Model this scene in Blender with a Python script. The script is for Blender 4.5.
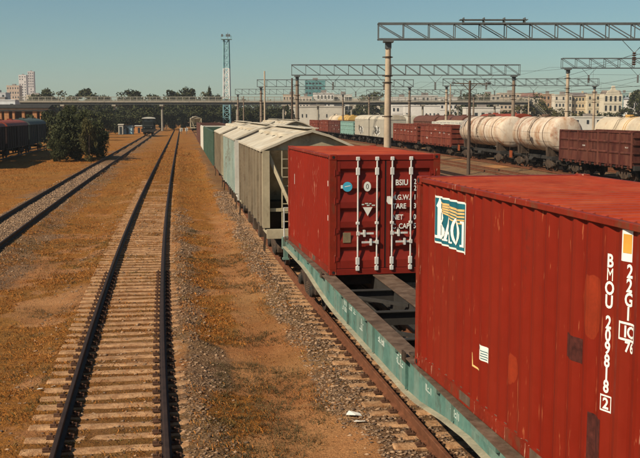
import bpy, bmesh, math, random
import numpy as np
from mathutils import Vector, Matrix

random.seed(7)
rng = np.random.default_rng(11)
R = math.radians
SC = bpy.context.scene
COL = SC.collection
for _o in list(bpy.data.objects):
    bpy.data.objects.remove(_o)

# ------------------------------------------------------------------ camera, sky, sun, exposure
CAM_H = 4.74
F_PX = 963.7
HORIZON = 114.5
cd = bpy.data.cameras.new("camera")
cd.sensor_width = 36.0
cd.lens = F_PX * 36.0 / 640.0
cd.clip_start = 0.1
cd.clip_end = 9000
cam = bpy.data.objects.new("camera", cd)
COL.objects.link(cam)
cam.location = (0, 0, CAM_H)
cam.rotation_euler = (R(90 - 6.777), 0, 0)
SC.camera = cam

SUN_EL = R(41)
SUN_AZ = R(233)          # clockwise from +Y: the sun stands to the left of the camera
world = bpy.data.worlds.new("World")
SC.world = world
world.use_nodes = True
wt = world.node_tree
wt.nodes.clear()
w_out = wt.nodes.new("ShaderNodeOutputWorld")
w_bg = wt.nodes.new("ShaderNodeBackground")
w_sky = wt.nodes.new("ShaderNodeTexSky")
w_sky.sky_type = 'NISHITA'
w_sky.sun_disc = False
w_sky.sun_elevation = SUN_EL
w_sky.sun_rotation = SUN_AZ
w_sky.altitude = 100
w_sky.air_density = 1.0
w_sky.dust_density = 0.35
w_sky.ozone_density = 3.5
w_tint = wt.nodes.new("ShaderNodeMix")
w_tint.data_type = 'RGBA'
w_tint.blend_type = 'MULTIPLY'
w_tint.inputs[0].default_value = 1.0
w_tint.inputs[7].default_value = (0.78, 0.95, 0.88, 1)
wt.links.new(w_sky.outputs[0], w_tint.inputs[6])
wt.links.new(w_tint.outputs[2], w_bg.inputs[0])
w_bg.inputs[1].default_value = 0.062
wt.links.new(w_bg.outputs[0], w_out.inputs[0])

sd = bpy.data.lights.new("sun", 'SUN')
sd.energy = 5.0
sd.angle = R(0.5)
sd.color = (1.0, 0.87, 0.68)
sun = bpy.data.objects.new("sun", sd)
COL.objects.link(sun)
to_sun = Vector((math.sin(SUN_AZ) * math.cos(SUN_EL), math.cos(SUN_AZ) * math.cos(SUN_EL), math.sin(SUN_EL)))
sun.rotation_euler = (-to_sun).to_track_quat('-Z', 'Y').to_euler()
sun.location = (-40, 0, 60)

SC.view_settings.view_transform = 'Standard'
SC.view_settings.look = 'None'
SC.view_settings.exposure = 0.35
SC.view_settings.gamma = 1.0
SC.view_settings.use_curve_mapping = False
SC.render.engine = 'CYCLES'
SC.cycles.use_denoising = True
SC.cycles.max_bounces = 6
SC.cycles.diffuse_bounces = 2
SC.cycles.volume_bounces = 0

# ------------------------------------------------------------------ helpers
def link(o, parent=None):
    COL.objects.link(o)
    if parent is not None:
        o.parent = parent
    return o

def tag(o, label=None, cat=None, group=None, kind=None):
    if label: o["label"] = label
    if cat: o["category"] = cat
    if group: o["group"] = group
    if kind: o["kind"] = kind
    return o

def empty(name, loc=(0, 0, 0), rz=0.0, label=None, cat=None, group=None):
    o = bpy.data.objects.new(name, None)
    o.empty_display_size = 0.3
    link(o)
    o.location = loc
    o.rotation_euler = (0, 0, rz)
    return tag(o, label, cat, group)

def inst(name, me, parent=None, loc=(0, 0, 0), rot=(0, 0, 0), scale=(1, 1, 1), mat=None):
    o = bpy.data.objects.new(name, me)
    link(o, parent)
    o.location = loc
    o.rotation_euler = rot
    o.scale = scale
    if mat is not None:
        o.material_slots[0].link = 'OBJECT'
        o.material_slots[0].material = mat
    return o

class MB:
    """collects faces and links them as ONE mesh object"""
    def __init__(self):
        self.v = []; self.f = []
    def add(self, vs, fs):
        n = len(self.v)
        self.v += [tuple(p) for p in vs]
        self.f += [tuple(i + n for i in q) for q in fs]
        return self
    def box(self, c, s, rot=None):
        x, y, z = s[0] / 2, s[1] / 2, s[2] / 2
        vs = [Vector(p) for p in ((-x,-y,-z),(x,-y,-z),(x,y,-z),(-x,y,-z),(-x,-y,z),(x,-y,z),(x,y,z),(-x,y,z))]
        if rot is not None:
            m = rot if isinstance(rot, Matrix) else Matrix.Rotation(rot, 3, 'Z')
            vs = [m @ p for p in vs]
        c = Vector(c)
        return self.add([p + c for p in vs], [(0,3,2,1),(4,5,6,7),(0,1,5,4),(1,2,6,5),(2,3,7,6),(3,0,4,7)])
    def b6(self, x0, x1, y0, y1, z0, z1):
        return self.box(((x0+x1)/2, (y0+y1)/2, (z0+z1)/2), (x1-x0, y1-y0, z1-z0))
    def bar(self, a, b, w, h=None):
        """rectangular bar from a to b"""
        a, b = Vector(a), Vector(b); h = h or w
        d = b - a; L = d.length
        if L < 1e-6: return self
        m = d.to_track_quat('Y', 'Z').to_matrix()
        return self.box((a + b) / 2, (w, L, h), m)
    def tube(self, pts, r, n=6, caps=True):
        pts = [Vector(p) for p in pts]
        rr = r if isinstance(r, (list, tuple)) else [r] * len(pts)
        vs = []; fs = []
        for i, p in enumerate(pts):
            d = (pts[min(i+1, len(pts)-1)] - pts[max(i-1, 0)]).normalized()
            q = d.to_track_quat('Z', 'Y').to_matrix()
            for k in range(n):
                a = 2 * math.pi * k / n
                vs.append(p + q @ Vector((math.cos(a) * rr[i], math.sin(a) * rr[i], 0)))
        for i in range(len(pts) - 1):
            for k in range(n):
                k2 = (k + 1) % n
                fs.append((i*n+k, i*n+k2, (i+1)*n+k2, (i+1)*n+k))
        if caps:
            fs.append(tuple(range(n - 1, -1, -1)))
            fs.append(tuple(range((len(pts)-1)*n, len(pts)*n)))
        return self.add(vs, fs)
    def lathe(self, prof, axis='Z', c=(0, 0, 0), n=24):
        """prof: (r, h) pairs; axis Z, Y or X"""
        vs = []; fs = []; c = Vector(c)
        for r, h in prof:
            for k in range(n):
                a = 2 * math.pi * k / n
                p = (math.cos(a) * r, math.sin(a) * r, h)
                if axis == 'Y': p = (p[0], p[2], -p[1]) if False else (p[1], p[2], p[0])
                elif axis == 'X': p = (p[2], p[0], p[1])
                vs.append(Vector(p) + c)
        for i in range(len(prof) - 1):
            for k in range(n):
                k2 = (k + 1) % n
                fs.append((i*n+k, i*n+k2, (i+1)*n+k2, (i+1)*n+k))
        fs.append(tuple(range(n - 1, -1, -1)))
        fs.append(tuple(range((len(prof)-1)*n, len(prof)*n)))
        return self.add(vs, fs)
    def extrude(self, poly, x0, x1, plane='YZ'):
        """a closed polygon in a plane, pulled along the third axis"""
        n = len(poly)
        def P(a, b, t):
            return {'YZ': (t, a, b), 'XZ': (a, t, b), 'XY': (a, b, t)}[plane]
        vs = [P(a, b, x0) for a, b in poly] + [P(a, b, x1) for a, b in poly]
        fs = [tuple(range(n - 1, -1, -1)), tuple(range(n, 2 * n))]
        fs += [(i, (i+1) % n, n + (i+1) % n, n + i) for i in range(n)]
        return self.add(vs, fs)
    def mesh(self, name, mat=None, smooth=False, bevel=0.0, fix=True):
        me = bpy.data.meshes.new(name)
        me.from_pydata(self.v, [], self.f)
        if bevel or fix:
            bm = bmesh.new(); bm.from_mesh(me)
            if bevel:
                bmesh.ops.bevel(bm, geom=[e for e in bm.edges if len(e.link_faces) == 2 and e.calc_face_angle(0) > 0.5],
                                offset=bevel, segments=1, affect='EDGES', clamp_overlap=True)
            if fix:
                bmesh.ops.recalc_face_normals(bm, faces=bm.faces)
            bm.to_mesh(me); bm.free()
        if smooth:
            me.polygons.foreach_set("use_smooth", [True] * len(me.polygons))
            try: me.set_sharp_from_angle(angle=R(38))
            except Exception: pass
        if mat: me.materials.append(mat)
        me.update()
        return me
    def build(self, name, mat, parent=None, smooth=False, bevel=0.0, loc=(0, 0, 0), fix=True):
        return inst(name, self.mesh(name, mat, smooth, bevel, fix), parent, loc)

def tri_mesh(name, v, f, mat):
    """fast mesh from numpy arrays (n,3) and (m,k)"""
    me = bpy.data.meshes.new(name)
    v = np.asarray(v, np.float32); f = np.asarray(f, np.int32)
    k = f.shape[1]
    me.vertices.add(len(v)); me.vertices.foreach_set("co", v.ravel())
    me.loops.add(f.size); me.loops.foreach_set("vertex_index", f.ravel())
    me.polygons.add(len(f))
    me.polygons.foreach_set("loop_start", np.arange(0, f.size, k, dtype=np.int32))
    me.polygons.foreach_set("loop_total", np.full(len(f), k, dtype=np.int32))
    me.materials.append(mat)
    me.update(calc_edges=True)
    return me

# ------------------------------------------------------------------ materials
MATS = {}
def _nodes(name):
    m = bpy.data.materials.new(name); m.use_nodes = True
    t = m.node_tree; t.nodes.clear()
    out = t.nodes.new("ShaderNodeOutputMaterial")
    b = t.nodes.new("ShaderNodeBsdfPrincipled")
    t.links.new(b.outputs[0], out.inputs[0])
    return m, t, b

class NT:
    def __init__(s, t): s.t = t
    def n(s, typ, **kw):
        x = s.t.nodes.new(typ)
        for k, v in kw.items(): setattr(x, k, v)
        return x
    def l(s, a, b): s.t.links.new(a, b)
    def val(s, sock, v):
        if hasattr(v, "links"): s.l(v, sock)
        else: sock.default_value = v
    def math(s, op, a, b=0.0, clamp=False):
        x = s.n("ShaderNodeMath", operation=op, use_clamp=clamp)
        s.val(x.inputs[0], a); s.val(x.inputs[1], b)
        return x.outputs[0]
    def mix(s, fac, a, b, blend='MIX'):
        x = s.n("ShaderNodeMix", data_type='RGBA', blend_type=blend)
        s.val(x.inputs[0], fac)
        for i, c in ((6, a), (7, b)):
            if hasattr(c, "links"): s.l(c, x.inputs[i])
            else: x.inputs[i].default_value = (*c[:3], 1)
        return x.outputs[2]
    def ramp(s, fac, lo, hi):
        x = s.n("ShaderNodeMapRange", clamp=True)
        s.val(x.inputs[0], fac); x.inputs[1].default_value = lo; x.inputs[2].default_value = hi
        return x.outputs[0]
    def coord(s, scale=(1, 1, 1), per_object=True, kind="Object"):
        tc = s.n("ShaderNodeTexCoord")
        mp = s.n("ShaderNodeMapping")
        mp.inputs[3].default_value = scale
        s.l(tc.outputs[kind], mp.inputs[0])
        if per_object:
            oi = s.n("ShaderNodeObjectInfo")
            k = s.math('MULTIPLY', oi.outputs["Random"], 37.0)
            cb = s.n("ShaderNodeCombineXYZ")
            for i in range(3): s.l(k, cb.inputs[i])
            s.l(cb.outputs[0], mp.inputs[1])
        return mp.outputs[0]
    def noise(s, vec, scale, detail=4, rough=0.55):
        x = s.n("ShaderNodeTexNoise")
        s.l(vec, x.inputs["Vector"])
        x.inputs["Scale"].default_value = scale
        x.inputs["Detail"].default_value = detail
        x.inputs["Roughness"].default_value = rough
        return x.outputs[0]
    def bump(s, b, h, strength, dist):
        x = s.n("ShaderNodeBump")
        x.inputs["Strength"].default_value = strength
        x.inputs["Distance"].default_value = dist
        s.l(h, x.inputs["Height"]); s.l(x.outputs[0], b.inputs["Normal"])

def mat(name, col, rough=0.7, metal=0.0, var=0.18, scale=1.2, rust=None, rust_amt=0.0, rust_scale=3.0,
        dust=None, dust_amt=0.0, bump=0.0, bscale=60.0, bdist=0.01, chips=0.0, chip_col=(.55, .34, .22)):
    """painted or bare surface with mottling, vertical rust streaks, dust and chips"""
    if name in MATS: return MATS[name]
    m, t, b = _nodes(name); N = NT(t)
    co = N.coord(); cs = N.coord((1, 1, 0.16))
    n1 = N.noise(co, scale, 5, 0.6)
    n2 = N.noise(co, scale * 9, 4, 0.6)
    k = N.math('ADD', N.math('MULTIPLY', n1, 0.65), N.math('MULTIPLY', n2, 0.35))
    lo = tuple(c * (1 - var * 1.6) for c in col); hi = tuple(min(1, c * (1 + var * 1.6)) for c in col)
    c = N.mix(N.ramp(k, 0.3, 0.7), lo, hi)
    if dust_amt:
        c = N.mix(N.math('MULTIPLY', N.ramp(N.noise(cs, scale * 2.3, 5), 0.42, 0.72), dust_amt), c, dust or (.42, .33, .22))
    if rust_amt:
        r1 = N.noise(cs, rust_scale, 6, 0.65); r2 = N.noise(co, rust_scale * 3.1, 4, 0.6)
        rr = N.math('ADD', N.math('MULTIPLY', r1, 0.7), N.math('MULTIPLY', r2, 0.3))
        c = N.mix(N.ramp(rr, 0.66 - 0.25 * rust_amt, 0.80 - 0.22 * rust_amt), c, rust or (.13, .05, .022))
    if chips:
        ce = N.coord((7, 7, 0.9))
        q = N.noise(ce, 3.2, 3, 0.7); q2 = N.noise(co, 1.1, 2)
        q = N.math('ADD', q, N.math('MULTIPLY', N.math('SUBTRACT', q2, 0.5), 0.35))
        c = N.mix(N.math('MULTIPLY', N.ramp(q, 0.65, 0.70), chips), c, chip_col)
    N.l(c, b.inputs["Base Color"])
    rg = N.math('ADD', N.math('MULTIPLY', n2, 0.25), rough - 0.12, True)
    N.l(rg, b.inputs["Roughness"])
    b.inputs["Metallic"].default_value = metal
    b.inputs["Specular IOR Level"].default_value = 0.22
    if bump:
        N.bump(b, N.noise(co, bscale, 4, 0.6), bump, bdist)
    MATS[name] = m
    return m

def leaf_mat(name, c1, c2, c3):
    m, t, b = _nodes(name); N = NT(t)
    g = N.n("ShaderNodeNewGeometry")
    oi = N.n("ShaderNodeObjectInfo")
    c = N.mix(g.outputs["Random Per Island"], c1, c2)
    c = N.mix(N.math('MULTIPLY', oi.outputs["Random"], 0.55), c, c3)
    N.l(c, b.inputs["Base Color"])
    b.inputs["Roughness"].default_value = 0.75
    b.inputs["Specular IOR Level"].default_value = 0.2
    MATS[name] = m
    return m

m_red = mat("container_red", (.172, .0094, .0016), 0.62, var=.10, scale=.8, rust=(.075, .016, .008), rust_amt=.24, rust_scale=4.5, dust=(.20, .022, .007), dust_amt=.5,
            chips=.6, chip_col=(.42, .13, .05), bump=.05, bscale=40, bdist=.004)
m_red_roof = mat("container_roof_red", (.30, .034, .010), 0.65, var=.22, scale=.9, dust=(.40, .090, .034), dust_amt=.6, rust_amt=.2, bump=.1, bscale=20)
m_red_rail = mat("container_rail_red", (.19, .017, .006), 0.55, var=.22, scale=2.0, rust=(.11, .045, .022), rust_amt=.5, chips=.8, bump=.2, bscale=30)
m_red2 = mat("far_container_red", (.192, .0110, .0028), 0.6, var=.09, scale=.8, rust=(.09, .03, .014), rust_amt=.2, chips=.5, chip_col=(.5, .25, .16), bump=.15, bscale=25, bdist=.006)
m_door = mat("container_door_red", (.185, .015, .008), 0.5, var=.14, scale=1.0, rust=(.07, .022, .012), rust_amt=.22, bump=.12, bscale=30, bdist=.005)
m_patch = mat("orange_repaint", (.225, .024, .006), 0.6, var=.18, scale=5)
m_residue = mat("dark_glue_residue", (.060, .014, .010), 0.8, var=.5, scale=14)
m_white = mat("stencil_white", (.78, .76, .70), 0.6, var=.08, scale=6)
m_rod = mat("galvanised_rod", (.62, .60, .56), 0.42, metal=.15, var=.12, scale=5, rust=(.20, .09, .04), rust_amt=.12)
m_gasket = mat("black_rubber", (.015, .015, .015), 0.7)
m_logo_bg = mat("sign_teal", (.012, .115, .150), 0.5, var=.2, scale=3, rust=(.3, .35, .33), rust_amt=.05)
m_gold = mat("sign_gold", (.62, .40, .15), 0.55, var=.2, scale=10)
m_amber = mat("amber_plate", (.62, .30, .05), 0.5, var=.15)
m_paper = mat("white_paper", (.72, .70, .63), 0.7, var=.06)
m_teal_dot = mat("sticker_cyan", (.06, .36, .50), 0.5, var=.1)
m_greyplate = mat("dull_plate", (.20, .15, .085), 0.55, var=.25, scale=8)
m_green = mat("wagon_green", (.080, .165, .136), 0.7, var=.26, scale=1.4, rust=(.060, .040, .026), rust_amt=.50, rust_scale=2.4, dust=(.21, .25, .20), dust_amt=.7, bump=.2, bscale=30)
m_sill_top = mat("worn_brown_steel", (.085, .052, .034), 0.75, var=.3, scale=2.5, dust=(.20, .14, .10), dust_amt=.6, bump=.3, bscale=35)
m_flange = mat("dusty_flange", (.30, .27, .19), 0.75, var=.25, scale=2.5, rust_amt=.3)
m_bogie = mat("bogie_black", (.018, .016, .014), 0.85, var=.35, scale=3, dust=(.10, .07, .05), dust_amt=.6)
m_bogie_rust = mat("bogie_brown", (.040, .026, .018), 0.85, var=.35, scale=3, dust=(.15, .105, .07), dust_amt=.6)
m_wheel = mat("wheel_steel", (.060, .045, .036), 0.65, metal=.3, var=.3, scale=4)
m_under = mat("underframe_dark", (.030, .027, .024), 0.85, var=.3, scale=2)
m_rail = mat("rail_rust", (.034, .019, .013), 0.62, metal=.2, var=.3, scale=4, bump=.2, bscale=60)
m_rail2 = mat("rail_brown", (.150, .058, .028), 0.62, metal=.2, var=.3, scale=4, bump=.2, bscale=60)
m_sleeper = mat("sleeper_concrete", (.37, .210, .105), 0.92, var=.30, scale=3.0, dust=(.21, .095, .038), dust_amt=.95, rust=(.16,.09,.045), rust_amt=.35, rust_scale=4.0, bump=.8, bscale=22, bdist=.03)
m_clip = mat("fastening_iron", (.085, .040, .022), 0.75, var=.35, scale=9)
m_conc = mat("mast_concrete", (.42, .33, .235), 0.85, var=.16, scale=1.0, dust=(.25, .17, .11), dust_amt=.45, bump=.3, bscale=20)
m_conc_dk = mat("mast_concrete_dark", (.20, .15, .11), 0.85, var=.2, scale=1.0)
m_steel = mat("truss_grey_steel", (.105, .115, .115), 0.55, metal=.2, var=.2, scale=2)
m_wood_pole = mat("dark_pole", (.085, .058, .042), 0.85, var=.25, scale=2)
m_wire = mat("wire_dark", (.05, .05, .05), 0.6)
m_insul = mat("insulator_brown", (.09, .045, .03), 0.35, var=.1)
m_glass = mat("window_dark", (.030, .036, .040), 0.18, var=.2)
m_bark = mat("bark", (.075, .055, .038), 0.9, var=.3, scale=3)
m_leaf = leaf_mat("leaves_dark", (.016, .022, .007), (.070, .072, .020), (.030, .034, .014))
m_leaf2 = leaf_mat("leaves_olive", (.035, .040, .012), (.105, .090, .026), (.075, .055, .018))
# ------------------------------------------------------------------ the lie of the tracks
def x1(y):
    """centre line of the middle track (it bends gently near the camera)"""
    return -2.94 - 0.142 * (y - 13) - 0.7 * (1 - np.exp(-(y - 13) / 20.0))
def slope(y):
    return -0.142 - 0.035 * math.exp(-(y - 13) / 20.0)
def yaw_at(y):
    return math.atan(-slope(y))
def on_track(off, y):
    return (float(x1(y)) + off, y, 0.0)
def at(u, v, d):
    """a point d metres ahead, seen at (u, v) of the 640 x 458 picture"""
    c, s = math.cos(R(6.777)), math.sin(R(6.777))
    b_ = (229 - v) / F_PX
    k = d / (c + b_ * s)
    return ((u - 320) / F_PX * k, d, CAM_H + (-s + b_ * c) * k)

OFF_T2, OFF_TRAIN, OFF_B = -6.1, 5.55, 11.0
OFF_R0, OFF_R1, OFF_R2, OFF_R3 = 28.6, 34.0, 39.4, 44.8
OFF_LEFT = -18.7

def fbm(x, y, freq, seed, octs=4):
    """value noise, about 0..1"""
    r = np.random.default_rng(seed)
    out = np.zeros_like(x, dtype=float); amp = 1.0; tot = 0
    for o in range(octs):
        T = r.random((256, 256))
        fx = x * freq + 31.7 * o; fy = y * freq + 17.3 * o
        ix = np.floor(fx).astype(int); iy = np.floor(fy).astype(int)
        tx = fx - ix; ty = fy - iy
        tx = tx * tx * (3 - 2 * tx); ty = ty * ty * (3 - 2 * ty)
        a = T[ix % 256, iy % 256]; b_ = T[(ix + 1) % 256, iy % 256]
        c = T[ix % 256, (iy + 1) % 256]; d = T[(ix + 1) % 256, (iy + 1) % 256]
        out += amp * ((a * (1 - tx) + b_ * tx) * (1 - ty) + (c * (1 - tx) + d * tx) * ty)
        tot += amp; amp *= 0.5; freq *= 2.03
    return out / tot

def sstep(a, b, x):
    t = np.clip((x - a) / (b - a), 0, 1)
    return t * t * (3 - 2 * t)
def band(o, a, b, w):
    return sstep(a - w, a + w, o) * (1 - sstep(b - w, b + w, o))

def cover(x, y):
    """grass and gravel weights of the ground"""
    o = x - x1(y)
    n = fbm(x, y, 0.55, 5); n2 = fbm(x, y, 0.13, 6); n3 = fbm(x, y, 2.2, 8)
    ow = o + (n - 0.5) * 1.3
    far = sstep(24, 70, y)
    grav = 0.30 * band(o, -1.5, 1.2, .3)
    grav = np.maximum(grav, (0.78 - .45 * far) * band(ow, 1.0, 1.95, .3))
    grav = np.maximum(grav, (0.92 - .25 * far) * band(ow, 3.75, 8.0, .35))
    grav = np.maximum(grav, 0.95 * band(ow, -7.5, -4.9, .25))
    grav = np.maximum(grav, 0.60 * band(ow, -5.0, -3.6, .5))
    grav = np.maximum(grav, 0.85 * sstep(7.5, 9, ow) * sstep(.36, .46, n2 + .10))
    g0 = sstep(7.5, 9, ow)
    grav = np.maximum(grav, 0.35 * band(ow, -2.4, -1.2, .3))
    g = sstep(0.40, 0.56, n * .55 + n2 * .25 + n3 * .2 + .10 * far)
    path = band(ow, 2.75, 3.7, .45) * (1 - .75 * far)
    g = g * (1 - path)
    g = np.maximum(g, far * .78 * (1 - band(o, 3.9, 8, .3)) * (1 - .97 * band(ow, -7.4, -4.9, .25)))
    g = g * (1 - .9 * grav) * (1 - .7 * g0)
    g = np.maximum(g, 0.25 * band(o, -.7, .7, .2) * n3 * 2 * far)
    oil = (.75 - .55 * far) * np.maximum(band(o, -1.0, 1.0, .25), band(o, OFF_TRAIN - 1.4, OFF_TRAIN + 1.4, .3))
    return g, grav, oil

def ground_z(x, y):
    o = x - x1(y)
    z = -0.33 + 0.0 * x
    for c, top, w0, w1 in ((0, -.212, 1.45, 2.3), (OFF_TRAIN, -.218, 1.6, 2.6), (OFF_T2, -.192, 1.2, 2.0),
                           (OFF_B, -.24, 1.6, 2.6), (17.8, -.26, 1.6, 2.6), (23.2, -.26, 1.6, 2.6), (OFF_R0, -.20, 1.5, 2.5), (OFF_R1, -.22, 1.6, 2.5),
                           (OFF_R2, -.22, 1.6, 2.5), (OFF_R3, -.22, 1.6, 2.5), (OFF_LEFT, -.24, 1.6, 2.6)):
        k = 1 - sstep(w0, w1, np.abs(o - c))
        z = np.maximum(z, -0.33 + (top + 0.33) * k)
    inner = np.zeros_like(x)
    for c in (0, OFF_TRAIN, OFF_T2):
        inner = np.maximum(inner, 1 - sstep(1.2, 1.9, np.abs(o - c)))
    amp = 0.085 - 0.045 * inner
    z = z + amp * (fbm(x, y, 0.9, 21) - .5) + (.05 - .015 * inner) * (fbm(x, y, 3.1, 22, 3) - .5) + .055 * band(o, 1.12, 1.55, .15) + .03 * band(o, 3.9, 4.45, .15) + .022 * band(o, -1.55, -1.25, .1)
    # a worn hollow where people walk
    z = z - 0.05 * band(o, 2.7, 3.6, .4)
    return z

# ------------------------------------------------------------------ ground
def ground_material():
    m, t, b = _nodes("ground_soil_grass_gravel"); N = NT(t)
    at_ = N.n("ShaderNodeAttribute", attribute_name="cover")
    sep = N.n("ShaderNodeSeparateColor")
    N.l(at_.outputs["Color"], sep.inputs[0])
    co = N.coord(per_object=False)
    nA = N.noise(co, 0.5, 6, 0.65); nB = N.noise(co, 6.0, 6, 0.7); nC = N.noise(co, 32.0, 4, 0.7)
    soil = N.mix(N.ramp(nA, .35, .65), (.410, .165, .056), (.580, .290, .120))
    soil = N.mix(N.ramp(nC, .35, .7), N.mix(.70, soil, (.16, .065, .025)), soil)
    grass = N.mix(N.ramp(nB, .36, .64), (.205, .062, .012), (.600, .228, .040))
    grass = N.mix(N.ramp(N.noise(co, .16, 4, .6), .42, .62), grass, N.mix(.55, grass, (.48, .215, .045)))
    grass = N.mix(N.ramp(nC, .40, .60), N.mix(.80, grass, (.075, .038, .010)), grass)
    grass = N.mix(N.math('MULTIPLY', N.ramp(N.noise(co, 1.1, 5, .7), .56, .68), .45), grass, (.11, .082, .024))
    vo = N.n("ShaderNodeTexVoronoi"); N.l(co, vo.inputs["Vector"]); vo.inputs["Scale"].default_value = 17.0
    sp = N.n("ShaderNodeSeparateColor"); N.l(vo.outputs["Color"], sp.inputs[0])
    stone = N.mix(sp.outputs[0], (.120, .072, .044), (.46, .29, .17))
    stone = N.mix(N.ramp(vo.outputs["Distance"], .25, .55), stone, (.115, .065, .036))
    stone = N.mix(N.ramp(nA, .4, .66), stone, N.mix(.55, stone, (.36, .20, .10)))
    fz = N.math('MULTIPLY', N.math('SUBTRACT', nB, .5), .9)
    g = N.ramp(N.math('ADD', sep.outputs[0], fz), .32, .62)
    k = N.ramp(N.math('ADD', sep.outputs[1], fz), .34, .60)
    c = N.mix(k, soil, stone); c = N.mix(g, c, grass)
    # oily dirt that has gathered between the rails, and large worn mottling
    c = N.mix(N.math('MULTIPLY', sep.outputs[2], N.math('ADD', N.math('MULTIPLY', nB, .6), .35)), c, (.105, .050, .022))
    mott = N.noise(co, 1.3, 6, .72); mot2 = N.noise(co, .22, 4, .6)
    c = N.mix(N.math('MULTIPLY', N.ramp(mott, .46, .30), .55), c, N.mix(.72, c, (.075, .034, .012)))
    c = N.mix(N.math('MULTIPLY', N.ramp(mott, .56, .72), .35), c, N.mix(.6, c, (.62, .40, .18)))
    c = N.mix(N.math('MULTIPLY', N.ramp(mot2, .52, .36), .5), c, N.mix(.65, c, (.20, .125, .042)))
    N.l(c, b.inputs["Base Color"])
    b.inputs["Roughness"].default_value = .95
    b.inputs["Specular IOR Level"].default_value = .1
    h = N.math('ADD', N.math('MULTIPLY', nC, .6), N.math('MULTIPLY', N.math('SUBTRACT', 1.0, vo.outputs["Distance"]), N.math('MULTIPLY', k, .6)))
    h = N.math('ADD', h, N.math('MULTIPLY', nB, 1.3))
    N.bump(b, h, 1.0, .07)
    return m

xs = np.concatenate([np.array([-4000, -2200, -1200, -700, -400, -250, -160]), np.arange(-110, -17, 2.5), np.arange(-17, 9, .17),
                     np.arange(9, 62, 1.2), np.arange(62, 200, 9), np.array([260, 400, 700, 1200, 2200, 4000])])
ys = np.concatenate([np.array([-400, -120, -40]), np.arange(-14, 7, 1.5), np.arange(7, 66, .2), np.arange(66, 330, 1.6),
                     np.array([336, 350, 380, 430, 520, 700, 1000, 1500, 2300, 3400, 4500])])
gx, gy = np.meshgrid(xs, ys)
gzz = ground_z(gx, gy)
nx, ny = len(xs), len(ys)
idx = np.arange(nx * ny).reshape(ny, nx)
gf = np.stack([idx[:-1, :-1], idx[:-1, 1:], idx[1:, 1:], idx[1:, :-1]], -1).reshape(-1, 4)
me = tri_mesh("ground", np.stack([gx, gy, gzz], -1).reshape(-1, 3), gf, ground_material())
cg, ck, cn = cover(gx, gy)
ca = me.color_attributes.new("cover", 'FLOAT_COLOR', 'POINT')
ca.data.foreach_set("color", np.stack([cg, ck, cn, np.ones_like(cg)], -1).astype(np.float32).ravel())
me.polygons.foreach_set("use_smooth", [True] * len(me.polygons))
tag(inst("ground", me), kind="structure", label="dry orange grass and sandy soil of the rail yard")

# ------------------------------------------------------------------ stones and grass that nobody could count
def stone_mat():
    m, t, b = _nodes("loose_stone"); N = NT(t)
    g = N.n("ShaderNodeNewGeometry")
    c = N.mix(g.outputs["Random Per Island"], (.065, .040, .026), (.37, .23, .13))
    N.l(c, b.inputs["Base Color"]); b.inputs["Roughness"].default_value = .9
    return m
def scatter(n, o0, o1, y0, y1, bias=1.6):
    y = y0 + (y1 - y0) * rng.random(n) ** bias
    o = o0 + (o1 - o0) * rng.random(n)
    return o + x1(y), y
def make_gravel():
    P = []
    for n, o0, o1, y0, y1, keep in ((17000, 3.6, 5.2, 9, 62, 1), (4000, 5.3, 6.6, 9, 30, 1), (5000, 1.0, 2.1, 11, 50, .7), (7000, -.72, .72, 10, 50, .5), (2500, -2.3, -1.0, 11, 45, .5),
                                    (13000, -6.8, -5.4, 30, 95, 1), (7000, -8.0, -3.6, 30, 95, .7), (6000, -9, 4, 10, 60, .22)):
        x, y = scatter(n, o0, o1, y0, y1)
        g, k, n3 = cover(x, y)
        ok = rng.random(n) < np.clip(k * 1.1 * keep + .12 * keep, 0, 1)
        P.append(np.stack([x[ok], y[ok]], -1))
    P = np.concatenate(P); n = len(P)
    z = ground_z(P[:, 0], P[:, 1])
    base = np.array([(1, 0, 0), (0, 1, 0), (-1, 0, 0), (0, -1, 0), (.25, .2, .75), (0, 0, -.6)])
    fc = np.array([(0, 1, 4), (1, 2, 4), (2, 3, 4), (3, 0, 4), (1, 0, 5), (2, 1, 5), (3, 2, 5), (0, 3, 5)])
    s = (.010 + .026 * rng.random(n) ** 2.2) * (1 + P[:, 1] / 90)
    V = np.repeat(base[None], n, 0) * (1 + .55 * (rng.random((n, 6, 3)) - .5))
    a = rng.random(n) * 6.28; ca_, sa = np.cos(a)[:, None], np.sin(a)[:, None]
    X = V[:, :, 0] * ca_ - V[:, :, 1] * sa; Y = V[:, :, 0] * sa + V[:, :, 1] * ca_
    V = np.stack([X * (1 + .6 * rng.random(n))[:, None], Y, V[:, :, 2] * .8], -1) * s[:, None, None]
    V[:, :, 0] += P[:, 0:1]; V[:, :, 1] += P[:, 1:2]; V[:, :, 2] += (z + s * .12)[:, None]
    Fc = (fc[None] + 6 * np.arange(n)[:, None, None]).reshape(-1, 3)
    return tri_mesh("loose_gravel", V.reshape(-1, 3), Fc, stone_mat())
tag(inst("loose_gravel", make_gravel()), "loose tan and grey ballast stones scattered along the tracks", "gravel", kind="stuff")

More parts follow.
